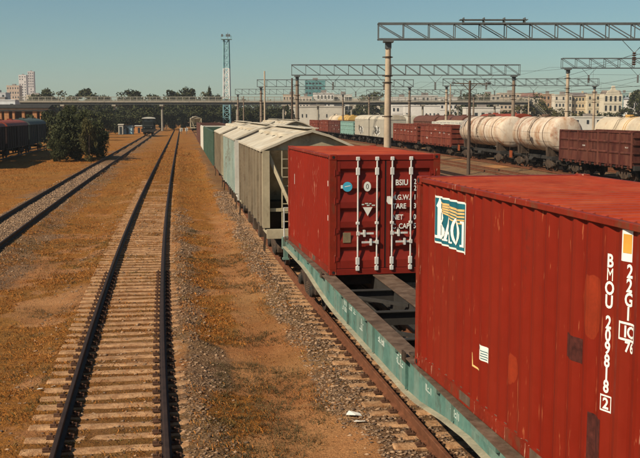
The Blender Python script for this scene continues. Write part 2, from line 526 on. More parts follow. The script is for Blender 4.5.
def grass_mat():
    m, t, b = _nodes("dry_grass_blade"); N = NT(t)
    g = N.n("ShaderNodeNewGeometry")
    co = N.coord(per_object=False)
    r = g.outputs["Random Per Island"]
    c = N.mix(r, (.165, .052, .012), (.52, .205, .040))
    c = N.mix(N.ramp(r, .86, .90), c, (.09, .070, .022))
    c = N.mix(N.math('MULTIPLY', N.ramp(N.noise(co, .8, 4, .6), .54, .64), .75), c, (.115, .100, .028))
    N.l(c, b.inputs["Base Color"]); b.inputs["Roughness"].default_value = .8
    b.inputs["Specular IOR Level"].default_value = .15
    return m
def make_grass():
    P = []; W = []
    for n, o0, o1, y0, y1 in ((150000, 1.2, 4.2, 10, 48), (130000, -5.2, -1.0, 10, 52), (40000, -1.1, 1.1, 10, 52), (60000, -5.2, 4.0, 40, 170), (45000, -15, -7.2, 40, 170)):
        x, y = scatter(n, o0, o1, y0, y1, 1.5)
        g, k, n3 = cover(x, y)
        cl = fbm(x, y, 2.6, 41, 3)
        ok = rng.random(n) < np.clip(g * sstep(.36, .60, cl) * 1.6 + .02, 0, 1) * (1 - sstep(y1 * .55, y1, y)) * (sstep(38, 60, y) if y0 > 30 else 1)
        P.append(np.stack([x[ok], y[ok]], -1))
    P = np.concatenate(P); n = len(P)
    z = ground_z(P[:, 0], P[:, 1]) - .01
    sc = .75 + P[:, 1] / 70
    h = (.015 + .050 * rng.random(n) ** 2.2) * sc; w = (.003 + .004 * rng.random(n)) * sc
    a = rng.random(n) * 6.28; dx, dy = np.cos(a), np.sin(a)
    ln = (.4 + 1.3 * rng.random(n)) * h
    V = np.zeros((n, 4, 3))
    V[:, 0] = np.stack([P[:, 0] - dy * w, P[:, 1] + dx * w, z], -1)
    V[:, 1] = np.stack([P[:, 0] + dy * w, P[:, 1] - dx * w, z], -1)
    V[:, 2] = np.stack([P[:, 0] + dy * w * .7 + dx * ln * .5, P[:, 1] - dx * w * .7 + dy * ln * .5, z + h * .75], -1)
    V[:, 3] = np.stack([P[:, 0] + dx * ln, P[:, 1] + dy * ln, z + h], -1)
    f = np.array([(0, 1, 2), (0, 2, 3)])
    Fc = (f[None] + 4 * np.arange(n)[:, None, None]).reshape(-1, 3)
    return tri_mesh("dry_grass", V.reshape(-1, 3), Fc, grass_mat())
tag(inst("dry_grass", make_grass()), "short dead orange grass growing in tufts between the tracks", "grass", kind="stuff")

def make_weeds():
    """olive tufts: bunches of longer blades in ragged patches"""
    n = 3200
    x, y = scatter(n, 1.6, 3.6, 11, 42, 1.3); x2, y2 = scatter(1900, -5.0, -1.3, 11, 45, 1.3)
    x = np.concatenate([x, x2]); y = np.concatenate([y, y2])
    pz = fbm(x, y, .7, 61, 3); ok = rng.random(len(x)) < sstep(.48, .60, pz)
    x, y = x[ok], y[ok]; k = 16; n = len(x)
    X = np.repeat(x, k) + rng.normal(size=n * k) * .07; Y = np.repeat(y, k) + rng.normal(size=n * k) * .07
    Z = ground_z(X, Y) - .01; m = n * k
    h = .02 + .065 * rng.random(m); w = .004 + .004 * rng.random(m); a = rng.random(m) * 6.28; dx, dy = np.cos(a), np.sin(a); ln = h * (.5 + 1.2 * rng.random(m))
    V = np.stack([np.stack([X - dy * w, Y + dx * w, Z], -1), np.stack([X + dy * w, Y - dx * w, Z], -1), np.stack([X + dx * ln, Y + dy * ln, Z + h], -1)], 1)
    return tri_mesh("green_weeds", V.reshape(-1, 3), np.arange(m * 3).reshape(-1, 3), leaf_mat("weed_leaf", (.022, .022, .009), (.10, .072, .024), (.07, .042, .016)))
tag(inst("green_weeds", make_weeds()), "dark olive weed tufts in ragged patches between the tracks", "weeds", kind="stuff")

# ------------------------------------------------------------------ railway tracks
RAIL_PROF = [(-.075, -.18), (.075, -.18), (.075, -.168), (.012, -.150), (.010, -.045), (.036, -.034), (.0365, -.008), (.028, 0), (-.028, 0), (-.0365, -.008), (-.036, -.034), (-.010, -.045), (-.012, -.150), (-.075, -.168)]
def rail_mesh(off, side, ys_, matr):
    mb = MB(); n = len(RAIL_PROF)
    vs = []
    for y in ys_:
        s = slope(y); q = 1 / math.hypot(1, s)
        nx_, ny_ = q, -s * q
        cx, cy = float(x1(y)) + off, y
        for a, z in RAIL_PROF:
            d = side * .797 + a
            vs.append((cx + nx_ * d, cy + ny_ * d, z))
    fs = []
    for i in range(len(ys_) - 1):
        for k in range(n):
            k2 = (k + 1) % n
            fs.append((i*n+k, i*n+k2, (i+1)*n+k2, (i+1)*n+k))
    fs.append(tuple(range(n))); fs.append(tuple(range((len(ys_)-1)*n, len(ys_)*n))[::-1])
    mb.add(vs, fs)
    return mb.mesh("rail", matr, smooth=True)

sl_mb = MB()
_sec = [(-.145, -.13), (.145, -.13), (.135, -.02), (.10, 0), (-.10, 0), (-.135, -.02)]
_vs = []; _st = [(-1.35, .0), (-1.32, .012), (-.95, .012), (-.55, -.006), (.55, -.006), (.95, .012), (1.32, .012), (1.35, .0)]
for x_, dz_ in _st:
    e_ = .8 if abs(x_) > 1.34 else 1.0
    _vs += [(x_, a * e_, b_ + dz_ - (.02 if e_ < 1 and b_ > -.1 else 0)) for a, b_ in _sec]
_fs = []
for i in range(len(_st) - 1):
    for k in range(6):
        _fs.append((i*6+k, i*6+(k+1) % 6, (i+1)*6+(k+1) % 6, (i+1)*6+k))
_fs += [tuple(range(5, -1, -1)), tuple(range(len(_st)*6-6, len(_st)*6))]
sl_mb.add(_vs, _fs)
SLEEPER = sl_mb.mesh("sleeper", m_sleeper, smooth=True)
clip_mb = MB()
clip_mb.box((0, 0, .012), (.13, .15, .024)).lathe([(.022, .02), (.022, .075), (.012, .08)], 'Z', (.0, .03, 0), 6).box((-.03, 0, .035), (.07, .06, .02))
clip_mb.lathe([(.018, .02), (.018, .06)], 'Z', (.03, -.045, 0), 6)
CLIP = clip_mb.mesh("rail_fastening", m_clip)

def track(off, y0, y1, label, matr, sleepers=None, clips=None, step=None):
    root = empty("railway_track", (0, 0, 0), 0, label, "railway track")
    ys_ = list(np.arange(y0, min(y1, 60), 1.5)) + list(np.arange(max(y0, 60), y1, 6.0))
    for s in (-1, 1):
        inst("rail", rail_mesh(off, s, ys_, matr), root)
    if sleepers:
        y = sleepers[0]
        while y < sleepers[1]:
            x = float(x1(y)) + off; a = yaw_at(y)
            inst("sleeper", SLEEPER, root, (x, y, -.185 - (.008 if off > 1 else 0) - .022 * min(1.0, max(0.0, (y - 30) / 40)) + random.choice((-.010, -.006, -.002, .002, .004)) + random.uniform(-.005, .004)), (random.uniform(-.03, .03), random.uniform(-.008, .008), a + random.uniform(-.04, .04)))
            if clips and y < clips:
                for d in (-1, 1):
                    for e in (-1, 1):
                        dd = d * .797 + e * .14
                        inst("rail_fastening", CLIP, root, (x + math.cos(a) * dd, y + math.sin(a) * dd, -.175), (0, 0, a + (math.pi if e > 0 else 0)))
            y += .545
    return root

track(0.0, -8, 330, "rusty empty track running up the middle of the dry grass", m_rail, (9.5, 74), 30)
track(OFF_T2, -8, 330, "leftmost clear track with pale gravel between its dark rails", m_rail)
track(OFF_TRAIN, -8, 330, "brown railed track under the green container flat wagon", m_rail2, (7.0, 60), 24)
track(OFF_B, 4, 330, "track beneath the second row of cream hopper wagons", m_rail2)
track(17.8, 4, 330, "empty track just right of the near concrete gantry mast", m_rail)
track(23.2, 4, 330, "empty track second right of the near concrete gantry mast", m_rail)
track(OFF_R0, 4, 330, "empty track beside the dark lamp pole near the tank wagons", m_rail2)
track(OFF_R1, 4, 330, "track beneath the rusty tank wagons and maroon gondola", m_rail2)
track(OFF_R2, 4, 330, "track just behind the rusty tank wagons", m_rail2)
track(OFF_R3, 4, 330, "rearmost track on the right before the city buildings", m_rail2)
track(OFF_LEFT, 30, 330, "track under the dark boxcars at the left edge", m_rail)
# ------------------------------------------------------------------ running gear shared by the wagons
_cache = {}
def bogie_meshes():
    if "bogie" in _cache: return _cache["bogie"]
    bol = MB()
    bol.b6(-1.0, 1.0, -.22, .22, .42, .72).lathe([(.18, .72), (.18, .84)], 'Z', (0, 0, 0), 12)
    for s in (-1, 1):
        bol.lathe([(.075, -.74), (.085, 0), (.075, .74)], 'X', (0, s * .925, .475), 10)
    side = MB()
    side.extrude([(-1.25, .60), (-1.2, .68), (-.72, .70), (-.42, .86), (.42, .86), (.72, .70), (1.2, .68), (1.25, .60), (1.22, .42), (1.02, .42), (1.0, .55), (.86, .55), (.82, .50),
                  (.5, .30), (.34, .22), (-.34, .22), (-.5, .30), (-.82, .50), (-.86, .55), (-1.0, .55), (-1.02, .42), (-1.22, .42)], -.09, .09)
    box = MB()
    box.lathe([(.15, -.12), (.15, .10), (.11, .14)], 'X', (0, 0, .475), 12)
    spr = MB()
    for s in (-.2, 0, .2):
        for k in range(5):
            spr.lathe([(.055, k * .055), (.085, k * .055 + .014), (.085, k * .055 + .03), (.055, k * .055 + .044)], 'Z', (0, s, .30), 8)
    wh = MB()
    wh.lathe([(.09, -.09), (.38, -.035), (.40, -.07), (.505, -.07), (.505, -.04), (.478, -.03), (.472, .065), (.40, .065), (.38, .02), (.14, .03), (.13, .09), (.06, .09)], 'X', (0, 0, 0), 24)
    sh = MB(); sh.b6(-.05, .05, -.05, .05, -.28, .12)
    r = dict(bol=bol.mesh("bogie", m_bogie), side=side.mesh("side_frame", m_bogie_rust, bevel=.02), box=box.mesh("axle_box", m_bogie, True),
             spr=spr.mesh("spring", m_bogie_rust, True), wh=wh.mesh("wheel", m_wheel, True), sh=sh.mesh("brake_shoe", m_bogie))
    al = MB()
    for src, xx, yy in (("bol", 0, 0),):
        al.add([tuple(v.co) for v in r["bol"].vertices], [tuple(p.vertices) for p in r["bol"].polygons])
    for s in (-1, 1):
        al.add([(v.co.x + s * 1.02, v.co.y, v.co.z) for v in r["side"].vertices], [tuple(p.vertices) for p in r["side"].polygons])
        for q in (-1, 1):
            al.lathe([(.50, -.05), (.475, .06)], 'X', (s * .79, q * .925, .475), 14)
    r["all"] = al.mesh("bogie", m_bogie)
    _cache["bogie"] = r
    return r

def bogie(parent, y, detail=True):
    m = bogie_meshes()
    if not detail:
        return inst("bogie", m["all"], parent, (0, y, 0))
    b = inst("bogie", m["bol"], parent, (0, y, 0))
    for s in (-1, 1):
        inst("side_frame", m["side"], b, (s * 1.02, 0, 0))
        inst("spring", m["spr"], b, (s * 1.06, 0, 0))
        for q in (-1, 1):
            inst("wheel", m["wh"], b, (s * .79, q * .925, .475), (0, 0, 0 if s > 0 else math.pi))
            inst("axle_box", m["box"], b, (s * 1.06, q * .925, 0), (0, 0, 0 if s > 0 else math.pi))
            inst("brake_shoe", m["sh"], b, (s * .79, q * .36, .5))
    return b

def coupler_mesh():
    if "cp" not in _cache:
        c = MB()
        c.b6(-.10, .10, -.1, .52, .93, 1.13)
        c.extrude([(-.20, .50), (.17, .50), (.20, .62), (.10, .80), (.02, .66), (-.12, .66), (-.17, .84), (-.26, .72)], .86, 1.20, 'XY')
        c.b6(.26, .34, -.12, .30, .82, .90)
        _cache["cp"] = c.mesh("coupler", m_bogie_rust, bevel=.015)
        h = MB(); h.tube([(.34, -.1, .98), (.36, .25, .80), (.34, .48, .62), (.30, .62, .70), (.26, .72, .86)], .03, 6)
        _cache["hose"] = h.mesh("brake_hose", m_gasket, True)
    return _cache["cp"], _cache["hose"]
def couplers(root, half):
    cp, hs = coupler_mesh()
    for s in (-1, 1):
        c = inst("coupler", cp, root, (0, s * half, 0), (0, 0, 0 if s > 0 else math.pi))
        inst("brake_hose", hs, c)

def car_root(name, off, y, label, cat, group=None):
    return empty(name, on_track(off, y), yaw_at(y), label, cat, group)

def scribble(mb, x, y0, y1, z0, z1, n, face=-1, seed=0, t=.004):
    """rows of small illegible stencil strokes on a side face"""
    r = random.Random(seed)
    rows = max(1, int((z1 - z0) / .12))
    for i in range(rows):
        y = y0
        z = z1 - (i + .5) * (z1 - z0) / rows
        hh = .045
        while y < y1 - .05:
            w = r.uniform(.03, .05)
            if r.random() < .8:
                for q in range(r.choice((1, 2, 2))):
                    if r.random() < .5: mb.b6(x - t, x + t, y + q * w * .7, y + q * w * .7 + .014, z - hh, z + hh)
                    else: mb.b6(x - t, x + t, y, y + w, z - hh + q * hh, z - hh + q * hh + .016)
            y += w + .025
    return mb

# ------------------------------------------------------------------ wagon types
def hopper(off, y, label, side_m, end_m, roof_m, detail=True, group="cream roofed hopper wagons"):
    root = car_root("hopper_wagon", off, y, label, "hopper wagon", group)
    hb, hf, w = 5.0, 5.95, 1.52
    z0, z1, zr = 1.22, 3.62, 4.32
    key = ("hop", side_m.name, end_m.name, roof_m.name)
    rib_m = m_tan_rib_shade if side_m is m_tan else side_m
    if key not in _cache:
        d = {}
        a = MB(); a.b6(-.02, .02, -hb, hb, z0, z1); d["wall"] = a.mesh("side_wall", side_m)
        a = MB(); a.extrude([(-.0, -.09), (.10, -.075), (.10, .075), (.0, .09)], z0 + .02, z1 - .03, 'XY'); d["rib"] = a.mesh("rib", rib_m)
        a = MB()
        prof = [(-w - .10, z1 - .03), (-w - .10, z1 + .03), (-1.1, z1 + .25), (-.55, z1 + .49), (0, zr - .05), (.55, z1 + .49), (1.1, z1 + .25), (w + .10, z1 + .03), (w + .10, z1 - .03),
                (1.1, z1 + .17), (.55, z1 + .41), (0, zr - .13), (-.55, z1 + .41), (-1.1, z1 + .17)]
        a.extrude(prof, -hb - .12, hb + .12, 'XZ'); d["roof"] = a.mesh("roof", roof_m)
        a = MB()
        a.lathe([(.30, -.06), (.30, .03), (.24, .07)], 'Z', (0, 0, .0), 14); d["hatch"] = a.mesh("roof_hatch", roof_m, True)
        a = MB(); a.b6(-.22, .22, -hb, hb, zr - .02, zr + .005); d["walk"] = a.mesh("roof_walkway", roof_m)
        a = MB(); a.extrude([(hb - .02, z1 + .02), (hb - .06, z1 + .02), (hb - 1.75, 1.95), (hb - 1.70, 1.92)], -w + .03, w - .03); d["slope"] = a.mesh("end_sheet", end_m)
        a = MB(); a.add([(-w + .03, hb - .05, z1), (w - .03, hb - .05, z1), (0, hb - .05, zr - .12), (-.8, hb - .05, z1 + .30), (.8, hb - .05, z1 + .30)], [(0, 1, 4, 2, 3)])
        d["gable"] = a.mesh("gable_sheet", end_m)
        a = MB(); a.extrude([(-.17, -.03), (.05, -.03), (.05, .16), (-.17, .16)], z0, z1, 'XY'); d["post"] = a.mesh("corner_post", end_m)
        a = MB(); a.bar((-w + .15, hb - .04, z1 - .1), (-.45, hb + .35, 1.28), .10).bar((w - .15, hb - .04, z1 - .1), (.45, hb + .35, 1.28), .10); d["brace"] = a.mesh("end_brace", end_m)
        a = MB(); a.b6(-w + .05, w - .05, hb - .05, hb + .05, 1.72, 1.82); d["cross"] = a.mesh("end_crossbar", end_m)
        a = MB(); a.b6(-w, w, hf - 1.15, hf - .10, 1.10, 1.16).b6(-w, w, hf - .14, hf, .98, 1.26); d["plat"] = a.mesh("end_platform", end_m)
        a = MB()
        for xx in (-w + .06, -.75):
            a.tube([(xx, hf - .08, 1.2), (xx, hf - .08, 2.12)], .022, 6)
        a.tube([(-w + .06, hf - .08, 2.12), (-.75, hf - .08, 2.12)], .022, 6).tube([(-w + .06, hf - .08, 1.7), (-.75, hf - .08, 1.7)], .018, 6)
        d["hand"] = a.mesh("handrail", m_rod, True)
        a = MB()
        for xx in (.55, .95): a.bar((xx, hb + .02, 1.2), (xx, hb + .02, z1), .035)
        for k in range(8): a.bar((.55, hb + .02, 1.4 + k * .28), (.95, hb + .02, 1.4 + k * .28), .025)
        d["ladder"] = a.mesh("ladder", end_m)
        a = MB()
        a.b6(-.18, .18, -hf, hf, .86, 1.14)
        for q in (-2.2, 0, 2.2):
            a.extrude([(-.95 + q, 1.3), (.95 + q, 1.3), (.32 + q, .55), (-.32 + q, .55)], -1.25, 1.25)
        a.b6(-1.45, -1.36, -hb, hb, 1.06, 1.22).b6(1.36, 1.45, -hb, hb, 1.06, 1.22)
        a.extrude([(-3.5, 1.25), (3.5, 1.25), (4.1, 1.95), (-4.1, 1.95)], -1.4, 1.4)
        d["frame"] = a.mesh("underframe", m_under)
        a = MB(); a.tube([(-1.52, hf - .35, 1.1), (-1.56, hf - .35, .55), (-1.56, hf - .75, .55), (-1.52, hf - .75, 1.1)], .02, 5); d["step"] = a.mesh("step", m_bogie_rust)
        a = MB(); a.b6(-.14, .14, -.30, .30, -.25, .25).tube([(0, -.6, 0), (0, .6, 0)], .05, 6); d["gear"] = a.mesh("unloading_gear", m_bogie_rust)
        _cache[key] = d
    d = _cache[key]
    for s in (-1, 1):
        inst("side_wall", d["wall"], root, (s * w, 0, 0))
        for k in range(9):
            inst("rib", d["rib"], root, (s * w, -hb + .35 + k * (2 * hb - .7) / 8, 0), (0, 0, 0 if s > 0 else math.pi))
        for n_ in ("slope", "gable", "brace", "cross", "plat", "hand", "ladder"):
            inst(d[n_].name.split(".")[0], d[n_], root, (0, 0, 0), (0, 0, 0 if s > 0 else math.pi))
        for q in (-1, 1):
            inst("corner_post", d["post"], root, (q * w, s * hb, 0), (0, 0, 0 if s > 0 else math.pi), (q * s, 1, 1))
            inst("step", d["step"], root, (0, 0, 0), (0, 0, 0 if s > 0 else math.pi), (q, 1, 1))
    r = inst("roof", d["roof"], root)
    inst("roof_walkway", d["walk"], r)
    for q in (-3.3, -1.1, 1.1, 3.3):
        inst("roof_hatch", d["hatch"], r, (-.62 if int(q * 10) % 4 else .62, q, z1 + .47))
    inst("underframe", d["frame"], root)
    if detail:
        for q in (-2.2, 0, 2.2): inst("unloading_gear", d["gear"], root, (-1.3, q, .85))
    couplers(root, hf)
    for s in (-1, 1): bogie(root, s * 3.9, detail)
    return root

def gondola(off, y, label, col_m, detail=True, half=6.4, top=3.55, marks=True, group="open gondola wagons", tarp=None):
    root = car_root("gondola_wagon", off, y, label, "gondola wagon", group)
    w = 1.53; z0 = 1.22
    key = ("gon", col_m.name, half, top)
    if key not in _cache:
        d = {}
        n = 7; pitch = (2 * half - .2) / n
        a = MB(); a.b6(-.02, .02, -half, half, z0, top - .08); d["wall"] = a.mesh("side_wall", col_m)
        a = MB(); a.extrude([(-.01, -.10), (.105, -.055), (.105, .055), (-.01, .10)], z0 - .16, top - .10, 'XY'); d["post"] = a.mesh("post", col_m, bevel=.01)
        a = MB(); a.b6(-.06, .075, -half - .02, half + .02, top - .12, top); d["rail"] = a.mesh("top_rail", col_m, bevel=.015)
        a = MB()
        for zz in (z0 + (top - z0) * .36, z0 + (top - z0) * .68):
            a.extrude([(0, -.10), (.055, -.04), (.055, .04), (0, .10)], -pitch / 2 + .12, pitch / 2 - .12, 'XZ')
            for i in range(-8, 0): a.v[i] = (a.v[i][0], a.v[i][1], a.v[i][2] + zz)
        d["rib"] = a.mesh("panel_rib", col_m)
        a = MB(); a.b6(-w, w, half - .04, half, z0, top - .06)
        for zz in (1.5, 2.1, 2.7, 3.2): a.b6(-w, w, half, half + .09, zz - .06, zz + .06)
        d["end"] = a.mesh("end_wall", col_m)
        a = MB(); a.b6(-w + .05, w - .05, -half + .05, half - .05, z0, z0 + .05); d["floor"] = a.mesh("floor", m_under)
        a = MB(); a.b6(-.20, .20, -half - .3, half + .3, .80, 1.18).b6(-1.45, -1.36, -half, half, 1.04, 1.2).b6(1.36, 1.45, -half, half, 1.04, 1.2)
        for k in range(n + 1): a.b6(-1.4, 1.4, -half + .1 + k * pitch - .08, -half + .1 + k * pitch + .08, .95, 1.2)
        a.b6(-1.5, 1.5, -half - .32, -half - .1, .92, 1.24).b6(-1.5, 1.5, half + .1, half + .32, .92, 1.24)
        a.lathe([(.22, -.6), (.22, .6)], 'Y', (.6, 0, .75), 12)
        d["frame"] = a.mesh("underframe", m_under)
        a = MB(); a.b6(-.03, .05, -.06, .06, -.20, .0).b6(.0, .09, -.10, -.05, -.14, -.04); d["latch"] = a.mesh("hatch_latch", col_m)
        _cache[key] = (d, n, pitch)
    d, n, pitch = _cache[key]
    for s in (-1, 1):
        rz = (0, 0, 0 if s > 0 else math.pi)
        wl = inst("side_wall", d["wall"], root, (s * w, 0, 0))
        for k in range(n + 1):
            inst("post", d["post"], root, (s * w, -half + .1 + k * pitch, 0), rz)
        for k in range(n):
            yy = -half + .1 + (k + .5) * pitch
            inst("panel_rib", d["rib"], wl, (s * .02, yy, 0), rz)
            if detail and s < 0:
                for q in (-.45, .45): inst("hatch_latch", d["latch"], root, (s * w, yy + q, z0 - .02), rz)
        inst("top_rail", d["rail"], root, (s * w, 0, 0), rz)
        inst("end_wall", d["end"], root, (0, 0, 0), rz)
    inst("floor", d["floor"], root); inst("underframe", d["frame"], root)
    if marks:
        a = MB(); sd_ = hash((round(off), round(y))) & 255
        rr = random.Random(int(y * 7))
        for k in range(n):
            if rr.random() < .8:
                yy = -half + .1 + (k + .5) * pitch
                zz = rr.choice((1.75, 2.35, 2.5, 2.9))
                scribble(a, -w - .026, yy - rr.uniform(.2, .45), yy + rr.uniform(.1, .45), zz, zz + rr.choice((.12, .24, .24)), 2, seed=k + int(y))
        if a.v: a.build("stencil_marking", m_white, root)
    if tarp is not None:
        a = MB(); a.extrude([(-w + .06, top - .5), (-w + .06, top - .1), (-.6, top + .16), (.2, top + .2), (.8, top + .1), (w - .06, top - .1), (w - .06, top - .5)], -half + .1, half - .1, 'XZ')
        a.build("load_cover", tarp, root)
    couplers(root, half + .3)
    for s in (-1, 1): bogie(root, s * (half - 2.1), detail)
    return root

def tank(off, y, label, shell_m, half=5.2, detail=True, bands=(-.6, 0, .6), band_m=None, rad=1.5, zc=3.06, group="tank wagons"):
    root = car_root("tank_wagon", off, y, label, "tank wagon", group)
    key = ("tank", shell_m.name, half, rad, zc)
    if key not in _cache:
        d = {}
        hd = .42
        prof = []
        for k in range(7):
            a_ = math.pi / 2 * k / 6
            prof.append((max(.02, rad * math.sin(a_)), -half + hd * (1 - math.cos(a_))))
        prof += [(r_, -h_) for r_, h_ in prof[::-1]]
        a = MB(); a.lathe(prof, 'Y', (0, 0, zc), 40); d["shell"] = a.mesh("shell", shell_m, True)
        a = MB(); a.lathe([(rad + .003, -.055), (rad + .022, -.05), (rad + .022, .05), (rad + .003, .055)], 'Y', (0, 0, zc), 40); d["band"] = a.mesh("strap", band_m or shell_m, True)
        a = MB(); a.lathe([(.40, zc + rad - .1), (.40, zc + rad + .12), (.30, zc + rad + .20)], 'Z', (0, 0, 0), 16).lathe([(.12, zc + rad - .1), (.12, zc + rad + .22)], 'Z', (0, .75, 0), 10); d["hatch"] = a.mesh("manhole", band_m or shell_m, True)
        a = MB(); a.b6(-.55, .55, -1.2, -.5, zc + rad + .02, zc + rad + .05).b6(-.55, .55, .95, 1.6, zc + rad + .02, zc + rad + .05)
        for yy in (-1.2, 1.6):
            a.tube([(-.55, yy, zc + rad), (-.55, yy, zc + rad + .45), (.55, yy, zc + rad + .45), (.55, yy, zc + rad)], .018, 5)
        d["walk"] = a.mesh("top_platform", m_bogie_rust)
        a = MB()
        for yy in (-.22, .22): a.tube([(-.6, yy, zc + rad), (-1.15, yy, zc + rad - .35), (-1.62, yy, zc + .2), (-1.62, yy, 1.0)], .02, 5)
        for k in range(9): a.bar((-1.62, -.22, 1.1 + .27 * k), (-1.62, .22, 1.1 + .27 * k), .022)
        d["ladder"] = a.mesh("ladder", m_bogie_rust)
        a = MB(); a.extrude([(-1.2, 1.2), (1.2, 1.2), (1.25, 2.0), (.7, 1.66), (0, 1.55), (-.7, 1.66), (-1.25, 2.0)], -.22, .22, 'XZ'); d["saddle"] = a.mesh("saddle", m_bogie_rust)
        a = MB(); a.b6(-.22, .22, -half - .4, half + .4, .86, 1.18).b6(-1.5, 1.5, -half - .42, -half - .18, .92, 1.22).b6(-1.5, 1.5, half + .18, half + .42, .92, 1.22)
        a.lathe([(.14, .6), (.14, 1.6)], 'Z', (0, 0, 0), 10).lathe([(.2, -.5), (.2, .5)], 'Y', (-.7, 1.2, .78), 12).bar((-1.45, -half, 1.15), (-.2, -half + 1.8, 1.1), .1).bar((-1.45, half, 1.15), (-.2, half - 1.8, 1.1), .1)
        d["frame"] = a.mesh("underframe", m_under)
        a = MB(); a.b6(-1.5, -1.44, half - .5, half + .2, .75, 1.4); d["plate"] = a.mesh("end_plate", m_rustplate)
        a = MB(); a.tube([(-1.42, half + .3, 1.2), (-1.42, half + .3, 2.1), (1.42, half + .3, 2.1), (1.42, half + .3, 1.2)], .022, 5).tube([(-.5, half + .3, 1.2), (-.5, half + .3, 2.1)], .02, 5).tube([(.5, half + .3, 1.2), (.5, half + .3, 2.1)], .02, 5); d["hand"] = a.mesh("handrail", m_bogie_rust)
        _cache[key] = d
    d = _cache[key]
    inst("shell", d["shell"], root)
    for q in bands: inst("strap", d["band"], root, (0, q * half, 0))
    inst("manhole", d["hatch"], root); inst("top_platform", d["walk"], root); inst("ladder", d["ladder"], root)
    inst("underframe", d["frame"], root)
    for s in (-1, 1):
        inst("saddle", d["saddle"], root, (0, s * (half - 1.5), 0))
        inst("end_plate", d["plate"], root, (0, 0, 0), (0, 0, 0 if s > 0 else math.pi))
        inst("handrail", d["hand"], root, (0, 0, 0), (0, 0, 0 if s > 0 else math.pi))
        bogie(root, s * (half - 1.35), detail)
    couplers(root, half + .42)
    return root

def boxcar(off, y, label, body_m, roof_m, half=7.0, eave=3.45, ridge=4.1, detail=False, group="closed boxcars"):
    root = car_root("boxcar", off, y, label, "boxcar", group)
    w = 1.50; key = ("box", body_m.name, roof_m.name, half, eave, ridge)
    if key not in _cache:
        d = {}
        a = MB(); a.b6(-w, w, -half, half, 1.15, eave); d["body"] = a.mesh("body", body_m)
        arc = [(w * 1.06 * math.cos(t), eave - .04 + (ridge - eave + .04) * math.sin(t)) for t in [math.pi * k / 10 for k in range(11)]]
        a = MB(); a.extrude(arc, -half - .06, half + .06, 'XZ'); d["roof"] = a.mesh("roof", roof_m, True)
        a = MB(); a.extrude([(-.06, -.06), (.06, -.045), (.06, .045), (-.06, .06)], 1.1, eave - .03, 'XY'); d["rib"] = a.mesh("rib", body_m)
        a = MB(); a.b6(-.04, .05, -1.1, 1.1, 1.18, eave - .1).b6(.05, .08, -1.0, -.9, 1.2, eave - .12).b6(.05, .08, .9, 1.0, 1.2, eave - .12).b6(.05, .08, -1.05, 1.05, 2.2, 2.3); d["door"] = a.mesh("door", body_m)
        a = MB(); a.b6(-.2, .2, -half - .3, half + .3, .82, 1.15).b6(-1.45, -1.3, -half, half, .98, 1.15).b6(1.3, 1.45, -half, half, .98, 1.15).lathe([(.2, -.6), (.2, .6)], 'Y', (.5, .4, .75), 10); d["frame"] = a.mesh("underframe", m_under)
        a = MB(); a.b6(-.28, .28, -.35, .35, -.14, .14); d["hatch"] = a.mesh("roof_hatch", roof_m)
        _cache[key] = d
    d = _cache[key]
    inst("body", d["body"], root); r = inst("roof", d["roof"], root)
    for q in (-.5, .5): inst("roof_hatch", d["hatch"], r, (0, q * half, ridge))
    inst("underframe", d["frame"], root)
    for s in (-1, 1):
        rz = (0, 0, 0 if s > 0 else math.pi)
        for k in range(11):
            if k == 5: continue
            inst("rib", d["rib"], root, (s * w, -half + .1 + k * (2 * half - .2) / 10, 0), rz)
        inst("door", d["door"], root, (s * w, 0, 0), rz)
        bogie(root, s * (half - 2.1), detail)
    couplers(root, half + .3)
    return root

m_rustplate = mat("rust_orange_plate", (.22, .050, .014), .7, var=.3, scale=4)
m_cream = mat("hopper_cream", (.42, .36, .24), .7, var=.2, scale=.9, rust=(.13, .075, .04), rust_amt=.42, rust_scale=4, dust=(.26, .20, .125), dust_amt=.7)
m_tan = mat("hopper_tan_side", (.27, .225, .150), .7, var=.22, scale=.9, rust=(.10, .058, .032), rust_amt=.46, rust_scale=4, dust=(.34, .30, .22), dust_amt=.6)
m_tan_rib_shade = mat("hopper_tan_rib_shade", (.155, .120, .080), .75, var=.25, scale=1.2, rust=(.08, .045, .026), rust_amt=.4, rust_scale=4, dust=(.26, .22, .155), dust_amt=.6)  # darker than the side tan: shading of the ribs painted into the colour
m_paleteal = mat("hopper_pale_teal", (.24, .30, .265), .7, var=.18, scale=.9, rust=(.14, .10, .065), rust_amt=.4, rust_scale=4, dust=(.36, .36, .29), dust_amt=.6)
m_roof_cream = mat("roof_cream", (.46, .415, .33), .75, var=.2, scale=.7, dust=(.36, .27, .17), dust_amt=.7, rust=(.28, .16, .08), rust_amt=.12)
m_dkgreen = mat("gondola_green", (.045, .078, .054), .7, var=.18, rust_amt=.2)
m_offwhite = mat("car_offwhite", (.52, .49, .42), .65, var=.12, rust_amt=.2)
m_maroon = mat("gondola_maroon", (.066, .016, .011), .7, var=.35, scale=1.0, rust=(.06, .026, .016), rust_amt=.35, dust=(.22, .085, .05), dust_amt=.45)
m_redcar = mat("gondola_red", (.130, .024, .013), .7, var=.28, scale=1.0, rust=(.09, .032, .016), rust_amt=.3, dust=(.28, .10, .055), dust_amt=.45)
m_rustcar = mat("gondola_rust", (.10, .045, .034), .7, var=.25, rust_amt=.4)
m_tank = mat("tank_cream", (.56, .47, .37), .5, var=.12, scale=.6, rust=(.27, .085, .024), rust_amt=.64, rust_scale=.9, dust=(.36, .20, .09), dust_amt=.75)
m_tank2 = mat("tank_pale", (.56, .46, .33), .5, var=.14, scale=.6, rust=(.36, .17, .07), rust_amt=.45, rust_scale=.8, dust=(.50, .40, .27), dust_amt=.5)
m_strap = mat("tank_strap", (.10, .06, .04), .6, var=.3, rust=(.16, .06, .03), rust_amt=.5)
m_ochre = mat("ochre_band", (.44, .25, .075), .6, var=.15)
